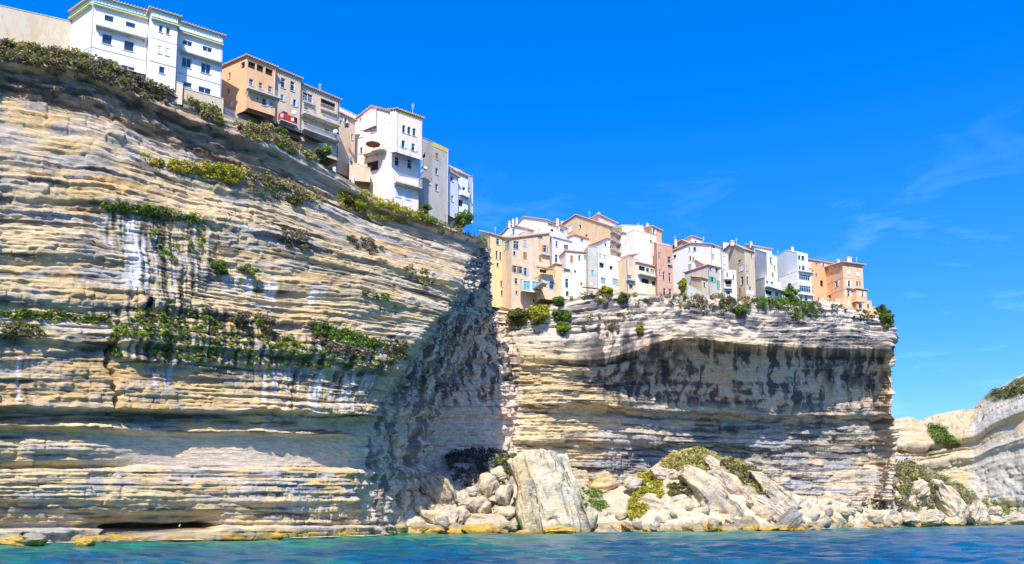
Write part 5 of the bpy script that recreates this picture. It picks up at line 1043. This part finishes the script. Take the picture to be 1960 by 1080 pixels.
house('wide white house with red doors and a lower tiled lean-to', [
    V(col='white', YC=233, base=560, C=(1361, 468), R=(1379, 474), L=(1286, 482), YL=247, ap=(1323, 466), wins=[(1291, 491, 6, 6, 'w'), (1329, 477, 6, 8, 'w'), (1319, 477, 3, 8, 'w'), (1321, 494, 4, 8, 'c', 'B'), (1328, 496, 6, 7, 'c', 'B'), (1320, 512, 7, 13, 'c', 'G'), (1366, 491, 5, 10, 'g'), (1366, 473, 5, 5, 'o')]),
    V(col='white', YC=230.5, base=555, C=(1354, 511), R=(1356, 511), L=(1333, 498), YL=238)])
house('grey stone faced house with green shutters', [V(col='grey', YC=230, base=582, C=(1355, 508), R=(1380, 514), wins=[(1360, 514, 4, 6, 'w'), (1372, 516, 5, 11, 'w'), (1364, 535, 6, 10, 's', 'V'), (1375, 545, 6, 16, 'c', 'V')])])
house('small tan cottage low between the white house and ruin wall', [V(col='tan', YC=228.5, base=565, C=(1343, 532), R=(1355, 536), L=(1322, 530), YL=234, wins=[(1349, 545, 4, 9, 'w')])])
house('slim cream house with stacked little balconies', [
    V(col='cream', YC=232.5, base=588, C=(1379, 481), R=(1394, 487), roof='flat', wins=[(1386, 498, 4, 15, 'c', 'W'), (1386, 522, 4, 15, 'c', 'B')]),
    V(col='pinkw', YC=231, base=588, C=(1385, 517), R=(1409, 518), L=None, roof='flat', wins=[(1392, 526, 4, 9, 'c', 'B'), (1394, 543, 11, 13, 'o'), (1404, 530, 3, 10, 'w'), (1394, 560, 8, 8, 'w')], bal=[(1385, 1400, 535, 3, .9), (1385, 1400, 553, 7, .9)])])
house('tall tan gabled house with pale closed windows', [V(col='tan', YC=235, base=585, C=(1425, 477), R=(1444, 483), L=(1384, 481), YL=246, ap=(1401, 466), wins=[(1439, 490, 3, 9, 'w'), (1429, 513, 4, 12, 'c', 'G'), (1415, 500, 6, 5, 'w'), (1419, 513, 8, 12, 'c'), (1420, 537, 5, 16, 'w'), (1431, 537, 4, 16, 'w'), (1416, 558, 4, 12, 'c', 'B'), (1436, 553, 4, 9, 'w')]), V(col='white', YC=250, base=480, C=(1384, 464), R=(1397, 467), L=(1378, 470), YL=256, roof='flat')], chim=[(1401, 464, 7, 5, 240)])
house('tall plain white house with a flat roof and rear penthouse', [
    V(col='white', YC=240, base=575, C=(1467, 484), R=(1487, 491), L=(1445, 477), YL=250, roof='flat', wins=[(1476, 499, 4, 13, 'w'), (1479, 526, 4, 9, 'c', 'B'), (1483, 512, 3, 8, 'w')]),
    V(col='pinkw', YC=252, base=500, C=(1444, 472), R=(1477, 478), L=(1428, 468), YL=258, wins=[(1437, 474, 5, 6, 'w')])], chim=[(1437, 467, 5, 7, 254)])
house('low white house with a jutting terrace above the hedge', [V(col='white', YC=237, base=582, C=(1464, 531), R=(1496, 541), L=(1444, 537), YL=246, roof='flat', wins=[(1469, 540, 5, 5, 'w'), (1478, 542, 5, 6, 'w'), (1471, 560, 13, 8, 'o'), (1487, 563, 6, 8, 'w')], bal=[(1462, 1496, 554, 7, 1.4)])])
house('stepped white apartment house with glazed floors', [
    V(col='white', YC=250, base=592, C=(1526, 484), R=(1546, 487), L=(1487, 490), YL=262, ap=(1504, 479), roof='flat', wins=[(1530, 493, 5, 9, 'w'), (1537, 494, 6, 9, 'w'), (1531, 512, 4, 8, 'w'), (1538, 513, 6, 10, 'w')]),
    V(col='white', YC=248.5, base=592, C=(1526, 519), R=(1553, 523), depth=8, roof='flat', wins=[(1540, 531, 21, 10, 'w'), (1534, 573, 4, 9, 'w'), (1543, 573, 5, 9, 'w')], bal=[(1527, 1553, 521, 1, .8, 'solid', wf)]),
    V(col='white', YC=247.5, base=592, C=(1527, 541), R=(1555, 545), depth=6, roof='flat', wins=[(1541, 553, 22, 12, 'w'), (1534, 572, 5, 10, 'w'), (1543, 572, 5, 10, 'w')], bal=[(1527, 1555, 565, 1, .8, 'solid', wf)])], chim=[(1516, 478, 5, 9, 254)])
house('deep orange house set back between the white and corner houses', [V(col='orange', YC=266, base=590, C=(1546, 497), R=(1594, 505), YR=274, L=(1544, 497), YL=269, wins=[(1550, 507, 4, 12, 'c'), (1563, 505, 3, 5, 'w'), (1576, 507, 4, 7, 's'), (1556, 522, 4, 9, 'w'), (1563, 526, 4, 5, 'w'), (1573, 543, 6, 12, 'o')])])
def cornerx(e, org, out):
    for f in out[0][:2]:
        for py in (531, 553):
            z = out[0][0].at(1613.5, py)[1]; m = MB(org); f.box(m, 0, f.L, z, z+.14, .002, .07); m.build('string_course', M_CONC, e)
house('large orange corner house with white shutters at the cliff tip', [
    V(col='orng2', YC=263, base=600, C=(1613, 503), R=(1651, 508), L=(1576, 514), YL=273, over=.8, wins=[(1584, 515, 2.5, 3, 'w'), (1598, 511, 2.5, 3, 'w'), (1592, 523, 2.5, 3, 'w'), (1601, 544, 5, 11, 'r'), (1588, 568, 6, 8, 'a'), (1623, 509, 3, 3, 'w'), (1641, 511, 3, 3, 'w'), (1624, 521, 5, 9, 'c'), (1642, 524, 6, 9, 'c'), (1625, 543, 5, 11, 's'), (1641, 543, 4, 10, 'a'), (1646.5, 543, 3, 10, 'a'), (1624, 562, 5, 11, 's')], bal=[(1619, 1634, 552, 1, .6, 'solid', None)]),
    V(col='orng2', YC=262, base=577, C=(1639, 553), R=(1659, 556), depth=3, wins=[(1651, 563, 4, 10, 's')]),
    V(col='ocre', YC=262.3, base=600, C=(1614, 568), R=(1640, 573), depth=3, roof='flat', wins=[(1629, 583, 5, 10, 's')]),
    V(col='orng2', YC=262.8, base=600, C=(1640, 574), R=(1668, 576), depth=6, roof='flat', wins=[(1647, 586, 7, 9, 'w'), (1662, 586, 4, 8, 'w')]),
], chim=[(1604, 501, 5, 7, 268), (1624, 498, 9, 10, 268)], extra=cornerx)

# ---- walls, buttress, terraces
def wallblock(label, col, YC, base, C, R, name='wall', cat='wall', YR=None, depth=.6, roofm='flat', extra=None, slits=()):
    org = unp(C[0], base, YC); e = bpy.data.objects.new(name, None); COL.objects.link(e); e.location = tuple(org); tag(e, label, cat)
    o = volume(e, org, col=col, YC=YC, base=base, C=C, R=R, YR=YR, depth=depth, roof='flat', wins=slits); return e, org, o
wallblock('old plastered fortress wall with a row of narrow loopholes', 'fort', 118, 100, (-60, -2), (138, 42), 'fortress_wall', YR=126, depth=2, slits=[(7, 22, 2, 6, 'o'), (23, 25, 2, 6, 'o'), (38, 28, 2, 6, 'o'), (53, 31, 2, 6, 'o'), (68, 35, 2, 6, 'o'), (83, 38, 2, 6, 'o'), (98, 41, 2, 6, 'o'), (113, 44, 2, 6, 'o')])
wallblock('plastered buttress wall below the white apartment block', 'fort', 126, 196, (318, 150), (350, 162), 'buttress', YR=126.8, depth=.8)
wallblock('low tan terrace wall under the right wing of the white block', 'fort', 129, 215, (352, 170), (428, 190), 'terrace_wall', YR=133)
wallblock('plain tan garden wall left of the tall pink house', 'tan', 158.5, 345, (669, 309), (709, 323), 'garden_wall', YR=159.5, depth=3)
wallblock('ruined stone terrace wall below the wide white house', 'grey', 227, 585, (1312, 542), (1358, 566), 'ruined_wall', YR=229, depth=3)
wallblock('small cliff edge terrace with a pale parapet at the town tip', 'orng2', 266, 600, (1668, 586), (1690, 597), 'terrace', YR=268, depth=5, slits=[(1674, 590, 4, 4, 'o'), (1682, 594, 4, 4, 'o')])
wallblock('white stone retaining wall below the orange corner house terrace', 'whit2', 262, 600, (1567, 574), (1612, 582), 'retaining_wall', YR=263.5, depth=2)
def stone_wall():
    YC = 137; C = (430, 205); R = (503, 234); c = unp(*C, YC); r = unp(*R, 143); zb = float(unp(430, 238, YC)[2])-2; org = np.array([c[0], c[1], zb]); e = bpy.data.objects.new('stone_wall', None); COL.objects.link(e); e.location = tuple(org)
    tag(e, 'rough white rubble stone retaining wall under the orange house', 'wall'); f = Face(c, r, zb, [(0, c[2]), (1, r[2])]); f.top = [(0, c[2]), (f.L, r[2])]
    m = MB(org); m.hexa([f.pt(0, zb, -.6), f.pt(0, zb, -.06), f.pt(f.L, zb, -.06), f.pt(f.L, zb, -.6)], [f.pt(0, c[2], -.6), f.pt(0, c[2], -.06), f.pt(f.L, r[2], -.06), f.pt(f.L, r[2], -.6)]); m.build('wall_core', M_CONC, e)
    sm_ = flat('whitish_stone', (.60, .60, .60), .9); z = zb; k = 0; rr = random.Random(3)
    while z < max(c[2], r[2]):
        h = .42+.12*rr.random(); t = -.3*rr.random(); m = MB(org); any_ = False
        while t < f.L:
            w = .5+.7*rr.random(); t0, t1 = max(t, 0)+.03, min(t+w, f.L)-.03; d = .02+.12*rr.random()
            if t1 > t0+.1 and z+h < f.topz((t0+t1)/2)+.2: f.box(m, t0, t1, z+.03, z+h-.03, -.058, d); any_ = True
            t += w
        if any_:
            o = m.build('stone_course', sm_, e)
        z += h
stone_wall()
def pole_box(label, name, cat, px0, px1, pyt, pyb, Y, mat, d=.5):
    a = unp(px0, pyb, Y); b = unp(px1, pyb, Y); zt = float(unp(px0, pyt, Y)[2]); m = MB(a); q = [(a[0], a[1]), (b[0], a[1]), (b[0], a[1]+d), (a[0], a[1]+d)]
    s = .08; q2 = [(a[0]+s, a[1]+s), (b[0]-s, a[1]+s), (b[0]-s, a[1]+d-s), (a[0]+s, a[1]+d-s)]
    m.hexa([(*p, a[2]-1.5) for p in q], [(*p, zt-.2) for p in q]); m.hexa([(*p, zt-.199) for p in q], [(*p, zt) for p in q2]); o = m.build(name, mat); o.location = tuple(a); return tag(o, label, cat)
pole_box('left concrete pillar propping the cliff below the tan balconied house', 'pillar', 'pillar', 636, 642, 319, 358, 152, M_CONC)
pole_box('right concrete pillar beside the garden wall on the left cliff', 'pillar', 'pillar', 672, 678, 336, 360, 155, M_CONC)
pole_box('slim pale post standing in the agave scrub', 'post', 'post', 718, 720, 398, 420, 157.5, M_CONC, .25)
# dark terrace awnings
def awning(label, pts, Y0, Y1, mat, drop=.25):
    a = unp(pts[0][0], pts[0][1], Y0); b = unp(pts[1][0], pts[1][1], Y1); org = a; u = (b-a)[:2]; n = np.array([u[1], -u[0]])/np.linalg.norm(u); e = bpy.data.objects.new('awning', None); COL.objects.link(e); e.location = tuple(org); tag(e, label, 'awning')
    q = [(*(a[:2]-n*.6), a[2]+drop), (*(a[:2]+n*1.6), a[2]-drop), (*(b[:2]+n*1.6), b[2]-drop), (*(b[:2]-n*.6), b[2]+drop)]
    m = MB(org); m.hexa(q, [(x, y, z+.08) for x, y, z in q]); m.build('canopy', mat, e)
    for p in (q[1], q[2]):
        m = MB(org); m.hexa([(p[0]+dx, p[1]+dy+.1, p[2]-2.3) for dx, dy in ((0, 0), (.08, 0), (.08, .08), (0, .08))], [(p[0]+dx, p[1]+dy+.1, p[2]-.01) for dx, dy in ((0, 0), (.08, 0), (.08, .08), (0, .08))]); m.build('post', M_IRON, e)
awning('long black terrace awning below the two balconied tan houses', [(503, 233), (612, 275)], 139, 149, M_IRON)
awning('tilted blue awning on the lavender house terrace', [(1074, 514), (1088, 517)], 221, 222, flat('blue_cloth', (.03, .16, .5), .7), .4)
awning('dark shed roof at the foot of the cream tower house', [(1114, 551), (1142, 554)], 218, 219, flat('rust_cloth', (.16, .07, .05), .8), .2)
awning('pale awning over the upper terrace of the tan facade', [(1026, 512), (1058, 518)], 216.5, 217.5, M_CONC, .15)
def parasol():
    p = unp(714, 278, 158.6); e = bpy.data.objects.new('parasol', None); COL.objects.link(e); e.location = tuple(p-np.array([0, 0, 1.4])); tag(e, 'brown red parasol open on the left balcony of the tall pink house', 'parasol')
    V_ = [(0, 0, 2.2)]+[(1.5*math.cos(k*math.pi/4), 1.5*math.sin(k*math.pi/4), 1.6) for k in range(8)]+[(0, 0, 2.0)]+[(1.46*math.cos(k*math.pi/4), 1.46*math.sin(k*math.pi/4), 1.5) for k in range(8)]
    Fs = [(0, 1+k, 1+(k+1) % 8) for k in range(8)]+[(9, 10+(k+1) % 8, 10+k) for k in range(8)]
    me = bpy.data.meshes.new('canopy'); me.from_pydata(V_, [], Fs+[(1+k, 10+k, 10+(k+1) % 8) for k in range(8)]+[(1+k, 10+(k+1) % 8, 1+(k+1) % 8) for k in range(8)]); link(me, 'canopy', flat('parasol_cloth', (.30, .10, .05), .8), e)
    m = MB((0, 0, 0)); m.hexa([(-.03, -.03, 0), (.03, -.03, 0), (.03, .03, 0), (-.03, .03, 0)], [(-.03, -.03, 1.98), (.03, -.03, 1.98), (.03, .03, 1.98), (-.03, .03, 1.98)]); m.build('pole', M_RAIL, e)
parasol()
def dish(label, px, py, Y, r=.45):
    p = unp(px, py, Y); e = bpy.data.objects.new('satellite_dish', None); COL.objects.link(e); e.location = tuple(p); tag(e, label, 'satellite dish'); V_ = []; Fs = []
    for i in range(5):
        for j in range(12): a = j*math.pi/6; q = r*i/4; V_.append((q*math.cos(a), .35*q*q/r-.1, q*math.sin(a)))
    for i in range(4):
        for j in range(12): Fs.append((i*12+j, i*12+(j+1) % 12, i*12+12+(j+1) % 12, i*12+12+j))
    me = raw_mesh('reflector', V_, Fs); o = link(me, 'reflector', M_FRAME, e); o.modifiers.new('t', 'SOLIDIFY').thickness = .03
    m = MB((0, 0, 0)); m.hexa([(-.02, -.5, -.02), (.02, -.5, -.02), (.02, .3, -.3), (-.02, .3, -.3)], [(-.02, -.5, .02), (.02, -.5, .02), (.02, .3, -.26), (-.02, .3, -.26)]); m.build('arm', M_RAIL, e)
dish('white satellite dish on the wall under the red balcony', 563, 216, 143.2); dish('white satellite dish at the end of the lower tan balcony', 642, 252, 149.5); dish('white satellite dish on the side of the grey tower', 814, 323, 169.2); dish('white satellite dish on the roof of the white gabled old town house', 1031, 437, 222.5, .6)
def antenna(label, px, pyt, pyb, Y):
    a = unp(px, pyb, Y); zt = float(unp(px, pyt, Y)[2]); m = MB(a); w = .022; m.hexa([(a[0]-w, a[1]-w, a[2]-1), (a[0]+w, a[1]-w, a[2]-1), (a[0]+w, a[1]+w, a[2]-1), (a[0]-w, a[1]+w, a[2]-1)], [(a[0]-w, a[1]-w, zt), (a[0]+w, a[1]-w, zt), (a[0]+w, a[1]+w, zt), (a[0]-w, a[1]+w, zt)])
    for k in range(4): z = zt-.2-.25*k; m.hexa([(a[0]-.38+.05*k, a[1]-.012, z), (a[0]+.38-.05*k, a[1]-.012, z), (a[0]+.38-.05*k, a[1]+.012, z), (a[0]-.38+.05*k, a[1]+.012, z)], [(a[0]-.38+.05*k, a[1]-.012, z+.02), (a[0]+.38-.05*k, a[1]-.012, z+.02), (a[0]+.38-.05*k, a[1]+.012, z+.02), (a[0]-.38+.05*k, a[1]+.012, z+.02)])
    o = m.build('antenna', M_FRAME); o.location = tuple(a); tag(o, label, 'antenna')
antenna('white mast on the roof of the wide white house', 1347, 453, 466, 244); antenna('thin aerial above the tan rooftop house', 1292, 452, 464, 250); antenna('thin aerial behind the stepped white house', 1489, 478, 490, 256)
for lb, x, yt, yb, Y in (('thin aerial on the yellow old town house', 948, 434, 449, 224), ('thin aerial over the big ochre gable', 1128, 404, 418, 240), ('thin aerial on the plain cream house', 1222, 426, 441, 232), ('thin aerial on the tan gabled house ridge', 1410, 455, 469, 240), ('thin aerial on the tall pink house roof', 790, 198, 213, 164), ('thin aerial above the long tan balconied house', 612, 160, 176, 152), ('thin aerial on the orange corner house', 1640, 492, 505, 268)): antenna(lb, x, yt, yb, Y)
def cloth(label, px, py, w, h, Y, col):
    a = unp(px, py, Y); ww = w/F*Y; hh = h/F*Y; V_ = []; Fs = []
    for i in range(7):
        for j in range(5): V_.append(((i/6-.5)*ww, .10*math.sin(i*2.1+px)*(1-j/4*.2), -j/4*hh*(1+.08*math.sin(i*1.7))))
    for i in range(6):
        for j in range(4): Fs.append((i*5+j, i*5+j+1, i*5+j+6, i*5+j+5))
    o = link(raw_mesh('laundry', V_, Fs), 'laundry', flat('cotton', col, .9), loc=tuple(a)); o.modifiers.new('t', 'SOLIDIFY').thickness = .02; tag(o, label, 'laundry')
cloth('pink towel hanging on the left end of the red balcony', 540, 218, 6, 8, 140.2, (.75, .35, .42)); cloth('pale towel hanging on the right end of the red balcony', 560, 226, 6, 7, 141.8, (.75, .68, .7))
cloth('black clothes drying on the set back pinkish house', 664, 236, 8, 9, 157.2, (.03, .03, .035)); cloth('blue cloth hanging by the tall pink house wall', 672, 300, 4, 11, 158.2, (.05, .2, .5))
cloth('white sheets drying on the terrace of the tan gabled house', 1440, 558, 8, 7, 233, (.8, .8, .82)); cloth('white cloth drying on the lower town terrace', 1432, 556, 6, 7, 232.8, (.75, .75, .78))
# iron ladder at the landing, and a gull
def ladder():
    p = unp(668, 1004, 157); e = bpy.data.objects.new('ladder_frame', None); COL.objects.link(e); e.location = tuple(p); tag(e, 'pale iron ladder frame on the rock landing by the cove', 'ladder'); zt = 2.9
    for dx in (0, .95): m = MB((0, 0, 0)); m.hexa([(dx, 0, -1), (dx+.09, 0, -1), (dx+.09, .09, -1), (dx, .09, -1)], [(dx, 0, zt), (dx+.09, 0, zt), (dx+.09, .09, zt), (dx, .09, zt)]); m.build('rail', M_FRAME, e)
    for k in range(6): z = .2+k*.5; m = MB((0, 0, 0)); m.hexa([(.091, .02, z), (.949, .02, z), (.949, .07, z), (.091, .07, z)], [(.091, .02, z+.06), (.949, .02, z+.06), (.949, .07, z+.06), (.091, .07, z+.06)]); m.build('rung', M_FRAME, e)
ladder()
def skin_obj(name, verts, edges, rad, mat, loc, rz=0):
    me = bpy.data.meshes.new(name); me.from_pydata(verts, edges, []); o = link(me, name, mat, loc=loc); o.rotation_euler = (0, 0, rz)
    o.modifiers.new('skin', 'SKIN')
    for i, r in enumerate(rad): d = me.skin_vertices[0].data[i]; d.radius = (r, r)
    me.skin_vertices[0].data[0].use_root = True; o.modifiers.new('sub', 'SUBSURF').levels = 1; o.modifiers['sub'].render_levels = 1; return o
def person_mat(shirt, trousers):
    m, n, l, p = newmat('clothes'); t = n.new('ShaderNodeTexCoord'); s = n.new('ShaderNodeSeparateXYZ'); l.new(t.outputs['Object'], s.inputs[0]); r = n.new('ShaderNodeValToRGB'); r.color_ramp.interpolation = 'CONSTANT'
    e = r.color_ramp.elements; e[0].position = 0; e[0].color = (.35, .2, .13, 1); e[1].position = .25; e[1].color = (*trousers, 1)
    for q, c in ((.52, shirt), (.81, (.42, .25, .17)), (.94, (.05, .03, .02))): k = e.new(q); k.color = (*c, 1)
    l.new(mrange(n, l, s.outputs[2], 0, 1.8, 0, 1), r.inputs[0]); l.new(r.outputs[0], p.inputs['Base Color']); p.inputs['Roughness'].default_value = .8; return m
def person(label, px, py, Y, shirt, trousers, rz=0, lean=.1):
    p = unp(px, py, Y)
    Vv = [(0, 0, .95), (0, 0, 1.2), (0, .0, 1.42), (0, -.01, 1.55), (0, -.02, 1.68), (.10, 0, .88), (.12, -.06*lean*10, .5), (.12, 0, .06), (.12, -.14, .03), (-.10, 0, .88), (-.13, .04, .5), (-.14, .12, .06), (-.14, -.02, .03), (.2, 0, 1.40), (.27, .03, 1.12), (.25, -.12, .88), (-.2, 0, 1.40), (-.28, .02, 1.12), (-.24, -.1, .9)]
    E = [(0, 1), (1, 2), (2, 3), (3, 4), (0, 5), (5, 6), (6, 7), (7, 8), (0, 9), (9, 10), (10, 11), (11, 12), (2, 13), (13, 14), (14, 15), (2, 16), (16, 17), (17, 18)]
    rd = [.15, .14, .15, .06, .11, .1, .07, .045, .04, .1, .07, .045, .04, .07, .05, .035, .07, .05, .035]
    o = skin_obj('person', Vv, E, rd, person_mat(shirt, trousers), tuple(p), rz); tag(o, label, 'person')
person('person in a red shirt standing on the terrace by the orange houses', 1567, 578, 260.5, (.6, .02, .04), (.05, .06, .1), .4)
person('person in a white shirt right of the one in red', 1575, 579, 260.7, (.7, .7, .72), (.3, .3, .3), -.5)
person('person in pale clothes by the arched door of the orange corner house', 1588, 580, 260.5, (.65, .6, .75), (.15, .15, .3), 1.2)
person('tiny walker in red on the far headland path', 1797, 801, 470, (.5, .03, .05), (.1, .1, .1), .3)
person('tiny walker in dark clothes further right on the headland', 1893, 778, 455, (.25, .05, .12), (.05, .05, .05), .3)
def gull():
    p = surf('A', 348, 1012); p = np.array([p[0], p[1]-1.0, p[2]+.2])
    m, n, l, pr = newmat('white_plumage'); t = n.new('ShaderNodeTexCoord'); s = n.new('ShaderNodeSeparateXYZ'); l.new(t.outputs['Object'], s.inputs[0]); x = n.new('ShaderNodeMix'); x.data_type = 'RGBA'; x.inputs[6].default_value = (.35, .37, .4, 1); x.inputs[7].default_value = (.85, .85, .85, 1); l.new(mrange(n, l, s.outputs[0], -.15, .02, 0, 1), x.inputs[0]); l.new(x.outputs[2], pr.inputs['Base Color'])
    o = skin_obj('gull', [(0, 0, .22), (-.14, 0, .2), (-.28, 0, .18), (.1, 0, .3), (.14, 0, .40), (.22, 0, .39), (0, .04, .1), (0, .04, 0), (0, -.04, .1), (0, -.04, 0)], [(0, 1), (1, 2), (0, 3), (3, 4), (4, 5), (0, 6), (6, 7), (0, 8), (8, 9)], [.10, .07, .03, .06, .055, .015, .02, .012, .02, .012], m, tuple(p), -.6); tag(o, 'white gull standing at the mouth of the sea cave', 'bird')
gull()
# path wall and white hut on the far hillock
def hut():
    c = unp(1778, 905, 330); e = bpy.data.objects.new('stair_wall', None); COL.objects.link(e); e.location = tuple(c); tag(e, 'pale blue grey ramp wall with a small window behind the hillock', 'wall')
    pts = [(1706, 872), (1730, 874), (1755, 885), (1780, 896), (1784, 906), (1750, 896), (1725, 884), (1706, 880)]
    f0 = [unp(x, y, 322+(x-1706)*.1)-c for x, y in pts]; f1 = [q+np.array([1, 6, 0]) for q in f0]; n = len(pts)
    me = bpy.data.meshes.new('wall'); me.from_pydata([tuple(q) for q in f0+f1], [], [tuple(range(n))[::-1], tuple(range(n, 2*n))]+[(k, (k+1) % n, n+(k+1) % n, n+k) for k in range(n)]); link(me, 'wall', WM('blu'), e)
    m = MB((0, 0, 0)); q = unp(1779, 901, 329)-c; m.hexa([(q[0]-.5, q[1]-.2, q[2]-.4), (q[0]+.9, q[1]-.2, q[2]-.4), (q[0]+.9, q[1]+.3, q[2]-.4), (q[0]-.5, q[1]+.3, q[2]-.4)], [(q[0]-.5, q[1]-.2, q[2]+.6), (q[0]+.9, q[1]-.2, q[2]+.6), (q[0]+.9, q[1]+.3, q[2]+.6), (q[0]-.5, q[1]+.3, q[2]+.6)]); m.build('window', M_GLASS, e)
hut()
